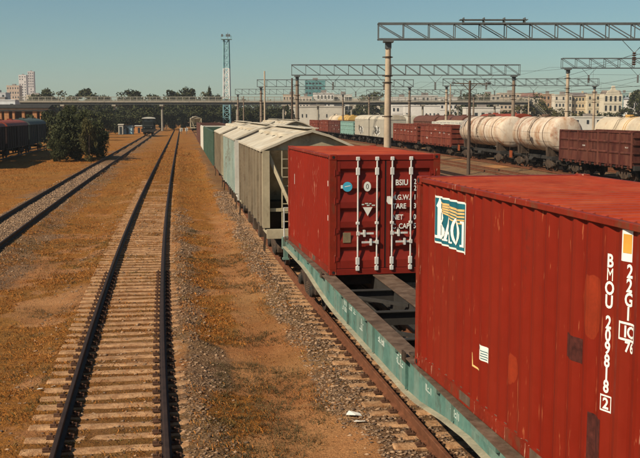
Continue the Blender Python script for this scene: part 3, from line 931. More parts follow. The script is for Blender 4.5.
m_greycar = mat("grain_hopper_grey", (.36, .33, .27), .65, var=.12, rust=(.20, .14, .09), rust_amt=.3, dust=(.42, .36, .27), dust_amt=.5)
m_tealcar = mat("gondola_teal", (.18, .30, .26), .65, var=.2, rust=(.22, .18, .12), rust_amt=.35)
m_greyteal = mat("boxcar_grey_teal", (.060, .080, .076), .7, var=.15, rust_amt=.2)
m_redroof = mat("roof_red", (.235, .045, .022), .6, var=.2, rust_amt=.2)
m_yellow = mat("boxcar_ochre", (.50, .31, .09), .6, var=.15, rust_amt=.2)
m_brownbox = mat("boxcar_brown", (.115, .045, .028), .65, var=.2, rust_amt=.3)

# the rake behind the green container wagon
hopper(OFF_TRAIN, 35.2, "dusty tan hopper wagon right behind the far red container", m_tan, m_cream, m_roof_cream)
hopper(OFF_TRAIN, 48.4, "pale teal sided hopper wagon, second behind the far red container", m_paleteal, m_offwhite, m_roof_cream)
hopper(OFF_TRAIN, 61.6, "cream hopper wagon standing just ahead of the green gondolas", m_tan, m_cream, m_roof_cream, False)
gondola(OFF_TRAIN, 77.0, "dark green gondola wagon behind the third hopper wagon", m_dkgreen, False, 6.9, 3.55, False)
gondola(OFF_TRAIN, 92.2, "dark green gondola wagon coupled ahead of the white one", m_dkgreen, False, 6.9, 3.55, False)
gondola(OFF_TRAIN, 107.4, "off white gondola wagon beyond the dark green gondolas", m_offwhite, False, 6.9, 3.5, False)
gondola(OFF_TRAIN, 122.6, "rust brown gondola wagon beyond the off white gondola", m_rustcar, False, 6.9, 3.6, False)
gondola(OFF_TRAIN, 137.8, "rust brown gondola wagon, last of the rake in the middle", m_rustcar, False, 6.9, 3.6, False)
hopper(OFF_TRAIN, 272, "small far off beige hopper wagon at the end of the middle tracks", m_tan, m_cream, m_roof_cream, False)
# the second rake, half hidden behind the far container
hopper(OFF_B, 83.6, "cream hopper wagon, nearer of two right of the main rake", m_tan, m_cream, m_roof_cream, False)
hopper(OFF_B, 96.8, "cream hopper wagon, farther of two right of the main rake", m_tan, m_cream, m_roof_cream, False)

# the rakes on the right
gondola(OFF_R1, 72.5, "long maroon gondola wagon at the right edge before the tank wagons", m_maroon, True)
tank(OFF_R1, 85.9, "rust stained cream tank wagon coupled behind the maroon gondola", m_tank, 5.0, True, (-.62, .0, .62), m_strap)
tank(OFF_R1, 101.0, "long cream tank wagon behind the dark lamp pole", m_tank, 7.0, True, (-.66, -.3, .05, .4, .72), m_strap)
gondola(OFF_R1, 117.6, "red gondola wagon standing left of the cream tank wagons", m_redcar, True, 7.1, 3.5)
gondola(OFF_R1, 133.8, "red gondola wagon immediately right of the near gantry mast", m_redcar, True, 7.1, 3.5)

def grain_hopper(off, y, label, seed):
    root = car_root("grain_hopper_wagon", off, y, label, "hopper wagon", "grey grain hopper wagons")
    h = 6.2; w = 1.56
    a = MB(); a.extrude([(-h, 1.25), (h, 1.25), (h, 4.0), (-h, 4.0)], -w, w); a.build("body", m_greycar, root)
    a = MB(); a.extrude([(w * 1.02 * math.cos(t), 3.95 + .72 * math.sin(t)) for t in [math.pi * k / 10 for k in range(11)]], -h - .05, h + .05, 'XZ'); a.build("roof", m_roof_cream, root, True)
    a = MB()
    for q in (-3.6, 0, 3.6): a.extrude([(q - 1.5, 1.3), (q + 1.5, 1.3), (q + .4, .6), (q - .4, .6)], -1.2, 1.2)
    a.b6(-.2, .2, -h - .35, h + .35, .85, 1.15); a.build("underframe", m_under, root)
    rb = MB(); rb.extrude([(-.06, -.05), (.05, -.035), (.05, .035), (-.06, .05)], 1.25, 3.98, 'XY'); rm = rb.mesh("rib", m_greycar)
    for s in (-1, 1):
        for k in range(10): inst("rib", rm, root, (s * w, -h + .15 + k * (2 * h - .3) / 9, 0), (0, 0, 0 if s > 0 else math.pi))
        bogie(root, s * 4.2, False)
    # bold painted scrawl low on the side
    r = random.Random(seed)
    for nm, mm, t, n_ in (("graffiti", m_white, .10, 9), ("graffiti", m_gasket, .085, 7)):
        a = MB()
        y0 = r.uniform(-2.2, -1.2)
        for i in range(n_):
            cy = y0 + (i + .5) * 3.4 / n_; cz = r.uniform(1.9, 2.5); p = []
            for k in range(7):
                an = k / 6 * r.uniform(3, 6) + i
                p.append((-w - .055 - (0.012 if mm is m_gasket else 0), cy + .42 * math.cos(an), cz + .45 * math.sin(an)))
            for q in range(6): a.bar(p[q], p[q+1], .008, t * 1.6)
        a.build(nm, mm, root)
    couplers(root, h + .35)
grain_hopper(OFF_R1, 152.3, "grey grain hopper with graffiti just left of the near gantry mast", 3)
grain_hopper(OFF_R1, 166.0, "grey grain hopper with graffiti beside the teal gondola", 9)
gondola(OFF_R1, 180.8, "weathered teal gondola wagon beyond the grey grain hoppers", m_tealcar, False, 6.9, 3.5, False)
gondola(OFF_R1, 196.0, "dark maroon gondola wagon beyond the teal gondola", m_maroon, False, 6.9, 3.5)
gondola(OFF_R1, 211.2, "far red gondola wagon, second beyond the teal gondola", m_redcar, False, 6.9, 3.5)
gondola(OFF_R1, 226.4, "far red gondola wagon, last of the row on the right", m_redcar, False, 6.9, 3.5)
tank(OFF_R2, 74.2, "big pale tank wagon rising behind the maroon gondola at right edge", m_tank2, 5.2, True, (-.6, .0, .6), m_tank2, 1.52, 3.12)
gondola(OFF_R2, 118.0, "gondola wagon with pale covered load behind the nearer red gondola", m_offwhite, False, 6.9, 3.75, False, tarp=m_roof_cream)
gondola(OFF_R2, 133.2, "gondola wagon with pale covered load behind the farther red gondola", m_offwhite, False, 6.9, 3.75, False, tarp=m_roof_cream)
gondola(OFF_R2, 103.0, "gondola wagon with pale covered load behind the long tank wagon", m_offwhite, False, 6.9, 3.6, False, tarp=m_roof_cream)
boxcar(OFF_R2, 218.0, "ochre yellow boxcar roof showing above the teal gondola", m_yellow, m_yellow, 7.0, 3.6, 4.55)
tank(OFF_R2, 236.0, "far white tank wagon beside the ochre boxcar", m_tank2, 5.0, False, (-.6, .6))
tank(OFF_R3, 93.2, "pale tank wagon with ochre bands behind the maroon gondola", m_tank2, 5.2, False, (-.72, -.38, -.3), m_ochre, 1.46)
boxcar(OFF_R3, 129.5, "red roofed boxcar showing above the long tank wagon", m_redcar, m_redroof, 7.4, 3.7, 4.85)
boxcar(OFF_R3, 151.5, "brown boxcar roof above the red gondolas, nearer of two", m_brownbox, m_brownbox, 7.2, 3.6, 4.6)
boxcar(OFF_R3, 167.0, "brown boxcar roof above the red gondolas, farther of two", m_brownbox, m_brownbox, 7.2, 3.6, 4.6)
tank(OFF_R3, 185.5, "far grey tank wagon just right of the near gantry mast", m_greycar, 5.4, False, (-.5, .5))

# the boxcars on the left, shade on near sides painted into body colour
m_red_shaded = mat("boxcar_red_shade_painted", (.018, .008, .007), .8, var=.25, rust_amt=.15)
m_teal_shaded = mat("boxcar_teal_shade_painted", (.016, .022, .021), .8, var=.2, rust_amt=.15)
boxcar(OFF_LEFT, 96.0, "dark red boxcar cut by the left edge of the picture", m_red_shaded, m_redroof, 7.2, 3.5, 4.1)
boxcar(OFF_LEFT, 111.6, "dark red boxcar with lit red roof left of the big bush", m_red_shaded, m_redroof, 7.2, 3.5, 4.1)
boxcar(OFF_LEFT, 127.2, "grey teal boxcar partly hidden by the big bush", m_teal_shaded, m_greyteal, 7.2, 3.5, 4.2)

def locomotive(off, y):
    root = car_root("shunting_locomotive", off, y, "small dark shunting locomotive with pale roof on the leftmost track", "locomotive")
    dk = mat("loco_dark", (.010, .013, .012), .5, var=.2)
    a = MB(); a.b6(-1.5, 1.5, -5.0, 5.0, 1.1, 1.5); a.build("running_board", dk, root)
    a = MB(); a.b6(-1.05, 1.05, -4.6, 1.2, 1.5, 3.2); a.build("engine_hood", dk, root, bevel=.12)
    a = MB(); a.b6(-1.5, 1.5, 1.2, 3.8, 1.5, 3.8); a.build("cab", dk, root, bevel=.06)
    a = MB(); a.extrude([(1.62 * math.cos(t), 3.78 + .38 * math.sin(t)) for t in [math.pi * k / 8 for k in range(9)]], 1.05, 4.0, 'XZ'); a.build("cab_roof", m_offwhite, root, True)
    for xx in (-.95, .3):
        a = MB(); a.b6(xx, xx + .65, 1.17, 1.25, 3.22, 3.62); a.build("window", m_glass, root)
    for xx in (-.8, .8):
        a = MB(); a.lathe([(.13, -.05), (.15, .06), (.10, .09)], 'Y', (xx, -5.05, 1.75), 12); a.build("headlight", m_steel, root)
    a = MB(); a.tube([(-1.4, -4.95, 1.5), (-1.4, -4.95, 2.3), (1.4, -4.95, 2.3), (1.4, -4.95, 1.5)], .03, 5); a.build("handrail", m_steel, root)
    a = MB(); a.b6(-1.5, 1.5, -5.15, -4.95, .75, 1.3); a.build("buffer_beam", m_under, root)
    a = MB(); a.b6(-1.0, 1.0, -4.8, 4.8, .6, 1.1); a.build("underframe", m_under, root)
    for s in (-1, 1): bogie(root, s * 2.9, False)
    couplers(root, 5.1)
locomotive(OFF_T2, 226)
# ------------------------------------------------------------------ the green flat wagon
WAG = empty("flat_wagon", (1.985, 16.91, 0), R(9.43), "green skeletal flat wagon carrying the two red containers", "flat wagon")
def flat_wagon():
    H = 10.45; zt = 1.285
    top = [(-H, zt), (H, zt)]
    bot = [(H, zt - .25), (7.0, zt - .25), (6.0, zt - .29), (4.6, zt - .40), (3.4, zt - .47), (2.3, zt - .50), (-3.2, zt - .50), (-3.9, zt - .46), (-5.1, zt - .31), (-6.0, zt - .235), (-H, zt - .22)]
    for s in (-1, 1):
        a = MB(); a.extrude(top + bot, s * 1.245 - .012, s * 1.245 + .012)
        sill = a.build("side_sill", m_green, WAG)
        a = MB(); a.b6(min(s * 1.06, s * 1.33), max(s * 1.06, s * 1.33), -H, H, zt + .001, zt + .018)
        a.build("top_flange", m_sill_top, sill)
        a = MB()
        pts = bot[1:-1]
        pts = [bot[0]] + pts + [bot[-1]]
        for p, q in zip(pts[:-1], pts[1:]):
            a.extrude([(p[0], p[1] - .001), (q[0], q[1] - .001), (q[0], q[1] - .022), (p[0], p[1] - .022)], s * 1.245 - .10, s * 1.245 + .11)
        a.build("bottom_flange", m_flange, sill)
        # pale folded lip and stake pockets along the top edge
        for k in range(9):
            yy = -8.8 + k * 2.2
            a = MB(); a.b6(min(s * 1.262, s * 1.31), max(s * 1.262, s * 1.31), yy - .42, yy + .42, zt - .075, zt - .004)
            a.build("edge_bracket", m_green, sill)
        for k in range(8):
            yy = -7.6 + k * 2.2
            a = MB(); a.b6(min(s * 1.258, s * 1.30), max(s * 1.258, s * 1.30), yy - .015, yy + .015, zt - (.48 if -3.4 < yy < 2.2 else .25), zt - .02)
            a.build("web_stiffener", m_green, sill)
        if s < 0:
            for k, (yy, zz, ln, rows) in enumerate(((1.35, zt - .33, .55, 2), (-.1, zt - .36, .35, 2), (-1.7, zt - .24, .5, 1), (-2.9, zt - .27, .4, 2), (-4.4, zt - .24, .35, 1), (-5.6, zt - .21, .4, 1), (.6, zt - .20, .8, 1))):
                a = MB(); scribble(a, s * 1.258, yy, yy + ln, zz, zz + .12 * rows, 1, seed=k + 40, t=.003)
                a.build("stencil_marking", m_stencil_dull, sill)
    a = MB(); a.b6(-.17, -.155, -H, H, zt - .42, zt - .012).b6(.155, .17, -H, H, zt - .42, zt - .012).b6(-.22, .22, -H, H, zt - .44, zt - .42)
    cs_ = a.build("centre_sill", m_under, WAG)
    a = MB(); a.b6(-.22, .22, -H, H, zt - .012, zt + .008); a.build("top_plate", m_sill_top, cs_)
    for k in range(9):
        yy = -8.4 + k * 2.1
        a = MB()
        for s in (-1, 1):
            a.b6(min(s * .171, s * 1.231), max(s * .171, s * 1.231), yy - .008, yy + .008, zt - .26, zt - .02)
            a.b6(min(s * .225, s * 1.055), max(s * .225, s * 1.055), yy - .07, yy + .07, zt - .02, zt - .004)
        a.build("cross_beam", m_under, WAG)
    for s in (-1, 1):
        a = MB(); a.b6(-1.36, 1.36, min(s * H, s * (H + .16)), max(s * H, s * (H + .16)), zt - .34, zt + .02); a.build("end_beam", m_green, WAG, bevel=.02)
        a = MB()
        for xx in (-1.28, 1.28): a.b6(xx - .06, xx + .06, s * (H - .15) - .06, s * (H - .15) + .06, zt - .55, zt - .27).b6(xx - .09, xx + .09, s * (H - .15) - .09, s * (H - .15) + .09, zt - .60, zt - .55)
        a.build("step", m_green, WAG)
        a = MB(); a.tube([(-1.30, s * (H + .02), zt), (-1.30, s * (H + .02), zt + .85), (-.95, s * (H + .02), zt + .85), (-.95, s * (H + .02), zt)], .02, 6); a.build("handrail", m_rod, WAG)
        b = bogie(WAG, s * 7.35)
    # brake rigging in the belly
    a = MB(); a.tube([(.35, -6, .78), (.35, 6, .78)], .025, 6).tube([(-.4, -5, .72), (-.4, 4, .72)], .02, 6); a.build("brake_pipe", m_under, WAG)
    a = MB(); a.lathe([(.16, -.5), (.18, -.45), (.18, .45), (.16, .5)], 'Y', (.65, 1.1, .78), 14); a.build("air_reservoir", m_under, WAG, True)
    a = MB(); a.lathe([(.15, -.35), (.15, .35)], 'Y', (-.45, -.9, .75), 14); a.build("brake_cylinder", m_under, WAG, True)
    for p, q in (((-.17, .9), (-1.2, 2.1)), ((.17, .9), (1.2, 2.1)), ((-.17, -2.2), (-1.2, -1.0))):
        a = MB(); a.bar((*p, zt - .1), (*q, zt - .1), .06); a.build("diagonal_brace", m_under, WAG)
    couplers(WAG, H + .1)
    for yy in (9.95, 3.95, -3.25, -9.2):
        for s in (-1, 1):
            a = MB(); a.b6(s * 1.14 - .09, s * 1.14 + .09, yy - .11, yy + .11, zt + .0185, zt + (.021 if yy > 0 else .049)).b6(s * 1.335 - .012, s * 1.335 + .012, yy - .09, yy + .09, zt - .05, zt + .09)
            a.build("container_lock", m_bogie_rust, WAG)
m_stencil_dull = mat("stencil_faded", (.52, .56, .50), .7, var=.15, scale=8)
flat_wagon()

# ------------------------------------------------------------------ containers
CW, CL, CH = 2.438, 6.058, 2.591
PIT = .278
def corr(y, depth=.031):
    """how far the side sheet is recessed at y"""
    t = (y + 50 * PIT) % PIT
    if t < .050: return 0.0
    if t < .144: return depth * (t - .050) / .094
    if t < .184: return depth
    return depth * (1 - (t - .184) / .094)
def corr_folds(y0, y1):
    out = []
    k = math.floor(y0 / PIT) - 1
    while k * PIT < y1 + PIT:
        for t in (0, .050, .144, .184):
            v = k * PIT + t
            if y0 < v < y1: out.append(v)
        k += 1
    return sorted(out)

def corr_sheet(y0, y1, z0, z1, x, s, nz=1):
    """side sheet on plane x, recessed towards the inside"""
    ys_ = [y0] + corr_folds(y0, y1) + [y1]
    mb = MB(); vs = []; fs = []
    for y in ys_:
        vs += [(x - s * corr(y), y, z0), (x - s * corr(y), y, z1), (x - s * (corr(y) + .004), y, z0), (x - s * (corr(y) + .004), y, z1)]
    for i in range(len(ys_) - 1):
        a = 4 * i; b_ = a + 4
        fs += [(a, b_, b_ + 1, a + 1), (a + 2, a + 3, b_ + 3, b_ + 2)]
    mb.add(vs, fs)
    return mb

def text_mesh(txt, size, bold=0.0, wide=1.0):
    cu = bpy.data.curves.new("lettering", 'FONT')
    cu.body = txt; cu.size = size; cu.offset = bold * size
    cu.align_x = 'CENTER'; cu.align_y = 'CENTER'; cu.resolution_u = 3
    o = bpy.data.objects.new("lettering", cu); COL.objects.link(o)
    dg = bpy.context.evaluated_depsgraph_get()
    me = bpy.data.meshes.new_from_object(o.evaluated_get(dg))
    bpy.data.objects.remove(o)
    vs = [v.co.copy() for v in me.vertices]; ps = [tuple(p.vertices) for p in me.polygons]
    bpy.data.meshes.remove(me)
    if vs:
        x0, x1_ = min(v.x for v in vs), max(v.x for v in vs); y0, y1_ = min(v.y for v in vs), max(v.y for v in vs)
        vs = [Vector(((v.x - (x0 + x1_) / 2) * wide, v.y - (y0 + y1_) / 2, 0)) for v in vs]
    return vs, ps

def decal_left(parts, x, name, material, parent, lift=.0025, follow=True):
    """flat print wrapped over the corrugated left side; parts: (verts2d, faces, yc, zc); 2d right = towards -y"""
    bm = bmesh.new()
    for ip, (vs, ps, yc, zc) in enumerate(parts):
        bv = [bm.verts.new((-.00035 * ip, yc - v[0], zc + v[1])) for v in vs]
        for p in ps:
            try: bm.faces.new([bv[i] for i in p])
            except ValueError: pass
    if follow:
        ya = min(v.co.y for v in bm.verts); yb = max(v.co.y for v in bm.verts)
        for f in corr_folds(ya, yb):
            bmesh.ops.bisect_plane(bm, geom=bm.verts[:] + bm.edges[:] + bm.faces[:], plane_co=(0, f, 0), plane_no=(0, 1, 0), dist=1e-5)
    for v in bm.verts:
        v.co.x += x + (corr(v.co.y) if follow else 0) - lift
    bmesh.ops.recalc_face_normals(bm, faces=bm.faces)
    for f in bm.faces:
        if f.normal.x > 0: f.normal_flip()
    me = bpy.data.meshes.new(name); bm.to_mesh(me); bm.free()
    me.materials.append(material)
    return inst(name, me, parent)

def quad2d(w, h, skew=0.0):
    return [(-w/2, -h/2), (w/2, -h/2), (w/2 , h/2), (-w/2, h/2)], [(0, 1, 2, 3)]
def blob2d(w, h, seed, n=46, rag=.30):
    r = random.Random(seed)
    ph = [r.uniform(0, 6.28) for _ in range(5)]
    def rr(a): return 1 - rag * (.5 + .22 * math.sin(2 * a + ph[0]) + .16 * math.sin(3 * a + ph[1]) + .10 * math.sin(7 * a + ph[2]) + .07 * math.sin(13 * a + ph[3]))
    vs = [(w/2 * math.cos(2*math.pi*k/n) * rr(2*math.pi*k/n), h/2 * math.sin(2*math.pi*k/n) * rr(2*math.pi*k/n)) for k in range(n)]
    return vs, [tuple(range(n))]
def ring2d(w, h, t):
    o = [(-w/2, -h/2), (w/2, -h/2), (w/2, h/2), (-w/2, h/2)]; i = [(a - math.copysign(t, a), b_ - math.copysign(t, b_)) for a, b_ in o]
    return o + i, [(0, 1, 5, 4), (1, 2, 6, 5), (2, 3, 7, 6), (3, 0, 4, 7)]

def container(cx, cy, cz, yaw, label, side_m, roof_m, rail_m, door_end):
    """door_end: -1 puts the doors on the end that faces the camera, +1 on the other"""
    root = empty("shipping_container", (cx, cy, cz), yaw, label, "container", "red shipping containers on the flat wagon")
    x, y = CW / 2, CL / 2
    xs_ = x - .024
    sides = {}
    for s in (-1, 1):
        a = corr_sheet(-y + .12, y - .12, .155, CH - .075, s * xs_, s)
        sides[s] = a.build("side_panel", side_m, root)
        a = MB(); a.b6(min(s * (x - .06), s * (x - .002)), max(s * (x - .06), s * (x - .002)), -y + .16, y - .16, CH - .078, CH - .018); a.build("top_side_rail", rail_m, root, bevel=.006)
        a = MB(); a.b6(min(s * (x - .05), s * (x - .008)), max(s * (x - .05), s * (x - .008)), -y + .16, y - .16, .02, .16).b6(min(s * (x - .12), s * (x - .008)), max(s * (x - .12), s * (x - .008)), -y + .16, y - .16, .012, .022)
        br = a.build("bottom_side_rail", rail_m, root)
        for q in (-1.03, 1.03):
            a = MB(); a.b6(min(s * (x - .055), s * (x - .005)), max(s * (x - .055), s * (x - .005)), q - .18, q + .18, .045, .155); a.build("fork_pocket", m_sill_top, br)
        for q in (-1, 1):
            a = MB(); a.extrude([(s * (x - .003), q * (y - .003)), (s * (x - .003), q * (y - .15)), (s * (x - .05), q * (y - .16)), (s * (x - .15), q * (y - .10)), (s * (x - .15), q * (y - .003))], .118, CH - .118, 'XY')
            a.build("corner_post", rail_m, root)
            for zz in (0, CH - .118):
                a = MB(); a.b6(min(s * x, s * (x - .162)), max(s * x, s * (x - .162)), min(q * y, q * (y - .178)), max(q * y, q * (y - .178)), zz, zz + .118)
                cc = a.build("corner_casting", rail_m, root, bevel=.012)
                a = MB()
                a.lathe([(.032, 0), (.032, .006)], 'Y', (s * (x - .085), q * y - (.003 if q > 0 else .003), zz + .06), 12)
                a.lathe([(.034, 0), (.034, .004)], 'X', (s * x - (.0 if s > 0 else .004), q * (y - .09), zz + .06), 12)
                a.build("casting_hole", m_gasket, cc)
    # roof with pressed cross ribs
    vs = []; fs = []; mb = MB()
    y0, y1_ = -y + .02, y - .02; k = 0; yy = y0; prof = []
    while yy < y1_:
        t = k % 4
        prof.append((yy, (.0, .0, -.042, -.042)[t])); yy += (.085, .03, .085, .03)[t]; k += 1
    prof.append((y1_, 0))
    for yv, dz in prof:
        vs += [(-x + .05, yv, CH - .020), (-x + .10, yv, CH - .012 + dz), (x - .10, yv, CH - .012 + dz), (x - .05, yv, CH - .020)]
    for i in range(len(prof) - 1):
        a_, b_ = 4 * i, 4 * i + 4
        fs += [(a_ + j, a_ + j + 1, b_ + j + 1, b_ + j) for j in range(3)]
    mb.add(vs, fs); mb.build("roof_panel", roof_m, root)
    a = MB(); a.b6(-x + .05, x - .05, -y + .06, y - .06, .14, .168); a.build("floor", m_sill_top, root)
    # blank end
    q = -door_end
    a = MB(); vs = []; fs = []
    xs2 = [-x + .12 + .139 * i * .5 for i in range(int((CW - .24) / .0695) + 1)]
    for i, xx in enumerate(xs2):
        dd = (0, .045, .045, 0)[i % 4]
        vs += [(xx, q * (y - .02 - dd), .15), (xx, q * (y - .02 - dd), CH - .11)]
    fs = [(2*i, 2*i+2, 2*i+3, 2*i+1) for i in range(len(xs2) - 1)]
    a.add(vs, fs); a.build("end_panel", side_m, root)
    for zz, hh in ((.01, .15), (CH - .12, .10)):
        a = MB(); a.b6(-x + .16, x - .16, min(q * (y - .01), q * (y - .07)), max(q * (y - .01), q * (y - .07)), zz, zz + hh); a.build("end_rail", rail_m, root)
    # door end
    q = door_end
    def yb(d0, d1): return (min(q * (y - d0), q * (y - d1)), max(q * (y - d0), q * (y - d1)))
    a = MB(); a.b6(-x + .16, x - .16, *yb(.005, .12), CH - .125, CH - .008); a.build("door_header", m_door, root, bevel=.006)
    a = MB(); a.b6(-x + .16, x - .16, *yb(.005, .12), .0, .13); a.build("door_sill", m_door, root, bevel=.006)
    zb, zt = .145, CH - .14
    for s in (-1, 1):
        xa, xb = sorted((s * .012, s * (x - .13)))
        bands = 6
        hgt = zt - zb
        # pressed sheet: flat outside, trapezoid troughs inwards
        prof = [(zb, .016), (zb + .10, .016)]
        n = 5; zz = zb + .10; step = (hgt - .20) / n
        for i in range(n):
            prof += [(zz + step * .16, .016), (zz + step * .60, .060), (zz + step * .74, .060), (zz + step * .86, .016)]
            zz += step
        prof += [(zt, .016)]
        a = MB(); vs = []; fs = []
        xi0, xi1 = xa + .10, xb - .10
        for z_, d_ in prof:
            vs += [(xi0, q * (y - d_), z_), (xi1, q * (y - d_), z_)]
        fs = [(2*i, 2*i+1, 2*i+3, 2*i+2) for i in range(len(prof) - 1)]
        a.add(vs, fs)
        a.b6(xa, xa + .10, *yb(.012, .08), zb, zt).b6(xb - .10, xb, *yb(.012, .08), zb, zt)
        door = a.build("door", m_door, root)
        a = MB(); a.b6(xa - .008, xa + .004, *yb(.008, .06), zb, zt).b6(xb - .004, xb + .012, *yb(.026, .06), zb, zt).b6(xa, xb, *yb(.026, .06), zt, zt + .012).b6(xa, xb, *yb(.026, .06), zb - .012, zb)
        a.build("door_gasket", m_gasket, door)
        for hz in (.35, .95, 1.6, 2.2):
            a = MB(); a.b6(s * (x - .15) - .05, s * (x - .15) + .05, *yb(.0, .03), hz - .04, hz + .04).lathe([(.02, hz - .07), (.02, hz + .07)], 'Z', (s * (x - .115), q * (y - .012), 0), 8)
            a.build("hinge", m_door, door)
        for xr in ROD_X[s]:
            a = MB(); a.lathe([(.019, .09), (.019, CH - .06)], 'Z', (xr, q * (y + .010), 0), 10)
            rod = a.build("lock_rod", m_rod, door, True)
            for zz, hh in ((.14, .10), (.30, .16), (CH - .36, .16), (CH - .09, .08), (1.12, .06)):
                a = MB(); a.b6(xr - .040, xr + .040, *yb(-.03, .03), zz - hh / 2, zz + hh / 2); a.build("rod_bracket", m_rod, rod, bevel=.008)
        r0, r1 = ROD_X[s]
        for i, (xr, zz, dr) in enumerate(((r0, .90, 1), (r1, .71, -1))):
            a = MB(); a.bar((xr, q * (y + .03), zz), (xr + dr * .34, q * (y + .045), zz), .018, .04)
            a.b6(xr + dr * .14 - .02, xr + dr * .14 + .02, *yb(-.06, .03), zz - .07, zz + .07)
            a.b6(xr - .03, xr + .03, *yb(-.05, .0), zz - .04, zz + .04)
            a.build("door_handle", m_rod, door)
    return root, sides

ROD_X = {-1: (-.605, -.185), 1: (.150, .565)}
def place(corner, yaw, sy):
    """centre of a container from its left bottom corner; sy = +1 when the corner is the near one"""
    fw = Vector((-math.sin(yaw), math.cos(yaw))); rt = Vector((math.cos(yaw), math.sin(yaw)))
    return Vector(corner) + fw * (sy * CL / 2) + rt * (CW / 2)
CZ = 1.305
yawB = R(11.2); cB = place((1.30, 12.95), yawB, -1)
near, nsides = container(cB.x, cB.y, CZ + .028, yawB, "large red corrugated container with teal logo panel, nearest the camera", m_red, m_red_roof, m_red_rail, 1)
yawF = R(10.3); cF = place((.205, 20.42), yawF, 1)
far_c, fsides = container(cF.x, cF.y, CZ, yawF, "red container farther along the wagon, its white rodded doors facing the camera", m_red2, m_red_roof, m_red_rail, -1)

# ---- print on the near container's left side (distance from its far end -> local y)
XS = -(CW / 2 - .024)
def yl(d): return CL / 2 - d
def txt_left(items, name, material, lift=.003):
    parts = []
    for t, size, d, z, wide in items:
        vs, ps = text_mesh(t, size, 0.0 if t == 'M' else .028, wide)
        parts.append((vs, ps, yl(d), z))
    return decal_left(parts, XS, name, material, near, lift)
def sheet2d(w, h, n=1): return quad2d(w, h)
LD, LZ, LW, LH = 1.27, 2.085, 1.24, .60
v2, f2 = quad2d(LW, LH); decal_left([(v2, f2, yl(LD), LZ)], XS, "logo_border", m_paper, near, .002)
v2, f2 = quad2d(LW - .05, LH - .045); decal_left([(v2, f2, yl(LD), LZ)], XS, "logo_panel", m_logo_bg, near, .004)
# gold swoosh made of separate strokes
sw = []
for k in range(5):
    top = [(-.36 + .035 * k, .205 - .028 * k), (-.05, .200 - .034 * k), (.22, .170 - .040 * k), (.50, .185 - .040 * k)]
    bot = [(a_, b_ - (.026 - .002 * k)) for a_, b_ in top]
    pts = top + bot[::-1]
    sw.append((pts, [tuple(range(len(pts)))[::-1]], yl(LD), LZ + .03))
decal_left(sw, XS, "logo_swoosh", m_gold, near, .006)
def serif_letters():
    P = []
    def poly(p, dx, dz, sx=1.0, sz=1.0): P.append(([(a_ * sx, b_ * sz) for a_, b_ in p], [tuple(range(len(p)))], yl(LD) - dx, LZ + dz))
    # B with a tall leading stem
    for sx_, w_ in ((0, .075),):
        poly([(-.035, -.20), (.04, -.20), (.04, .26), (.005, .33), (-.02, .27), (-.06, .21), (-.035, .19)], -.40, -.035)
    poly([(-.10, -.20), (.07, -.20), (.07, -.165), (-.10, -.165)], -.41, -.035)
    def bowl(r0x, r0z, r1x, r1z, cx, cz):
        o = [(r0x * math.cos(t), r0z * math.sin(t)) for t in [-math.pi/2 + math.pi * k / 8 for k in range(9)]]
        i = [(r1x * math.cos(t), r1z * math.sin(t)) for t in [math.pi/2 - math.pi * k / 8 for k in range(9)]]
        n = 9
        P.append((o + i, [(k, k + 1, 2*n - 2 - k, 2*n - 1 - k) for k in range(n - 1)], yl(LD) - cx, LZ + cz))
    bowl(.18, .098, .085, .050, -.362, .05); bowl(.215, .118, .105, .066, -.362, -.125)
    # A
    poly([(-.14, -.15), (-.085, -.15), (.015, .12), (-.02, .16)], -.04, -.085); poly([(.015, .12), (.06, -.15), (.14, -.15), (.02, .18), (-.02, .16)], -.04, -.085)
    poly([(-.085, -.06), (.06, -.06), (.06, -.03), (-.085, -.03)], -.03, -.085); poly([(-.17, -.15), (-.05, -.15), (-.05, -.128), (-.17, -.128)], -.04, -.085); poly([(.04, -.15), (.17, -.15), (.17, -.128), (.04, -.128)], -.04, -.085)
    # O
    n = 18
    o = [(.15 * math.cos(2*math.pi*k/n), .17 * math.sin(2*math.pi*k/n)) for k in range(n)]; i = [(.098 * math.cos(2*math.pi*k/n), .135 * math.sin(2*math.pi*k/n)) for k in range(n)]
    P.append((o + i, [(k, (k+1) % n, n + (k+1) % n, n + k) for k in range(n)], yl(LD) - .25, LZ - .075))
    # I
    poly([(-.03, -.16), (.03, -.16), (.03, .14), (-.03, .14)], .475, -.075); poly([(-.065, .12), (.065, .12), (.065, .145), (-.065, .145)], .475, -.075); poly([(-.065, -.16), (.065, -.16), (.065, -.135), (-.065, -.135)], .475, -.075)
    decal_left(P, XS, "logo_lettering", m_white, near, .007)
serif_letters()
D1, D2 = 5.30, 5.60
txt_left([(ch, .152, D1, 2.225 - .113 * i, .78 if ch != "M" else .62) for i, ch in enumerate("BMOU")], "owner_prefix_lettering", m_white)
txt_left([(ch, .150, D1, 1.715 - .108 * i, .78) for i, ch in enumerate("209818")], "serial_number_lettering", m_white)
txt_left([("2", .13, D1, 1.03, .95)], "check_digit_lettering", m_white)
v2, f2 = ring2d(.13, .14, .014); decal_left([(v2, f2, yl(D1), 1.03)], XS, "check_digit_frame", m_white, near, .003)
txt_left([(ch, .150, D2, 2.185 - .113 * i, .78) for i, ch in enumerate("22G1")], "size_code_lettering", m_white)
txt_left([("IC", .13, D2 + .02, 1.70, .9), ("76", .12, D2 + .03, 1.58, .9)], "approval_code_lettering", m_white)
v2, f2 = ring2d(.20, .15, .018); decal_left([(v2, f2, yl(D2), 1.70)], XS, "approval_code_frame", m_white, near, .003)
v2, f2 = quad2d(.115, .265); decal_left([(v2, f2, yl(5.56), 2.39)], XS, "placard_backing", m_white, near, .003)
v2, f2 = quad2d(.085, .15); decal_left([(v2, f2, yl(5.57), 2.40)], XS, "amber_placard", m_amber, near, .006)
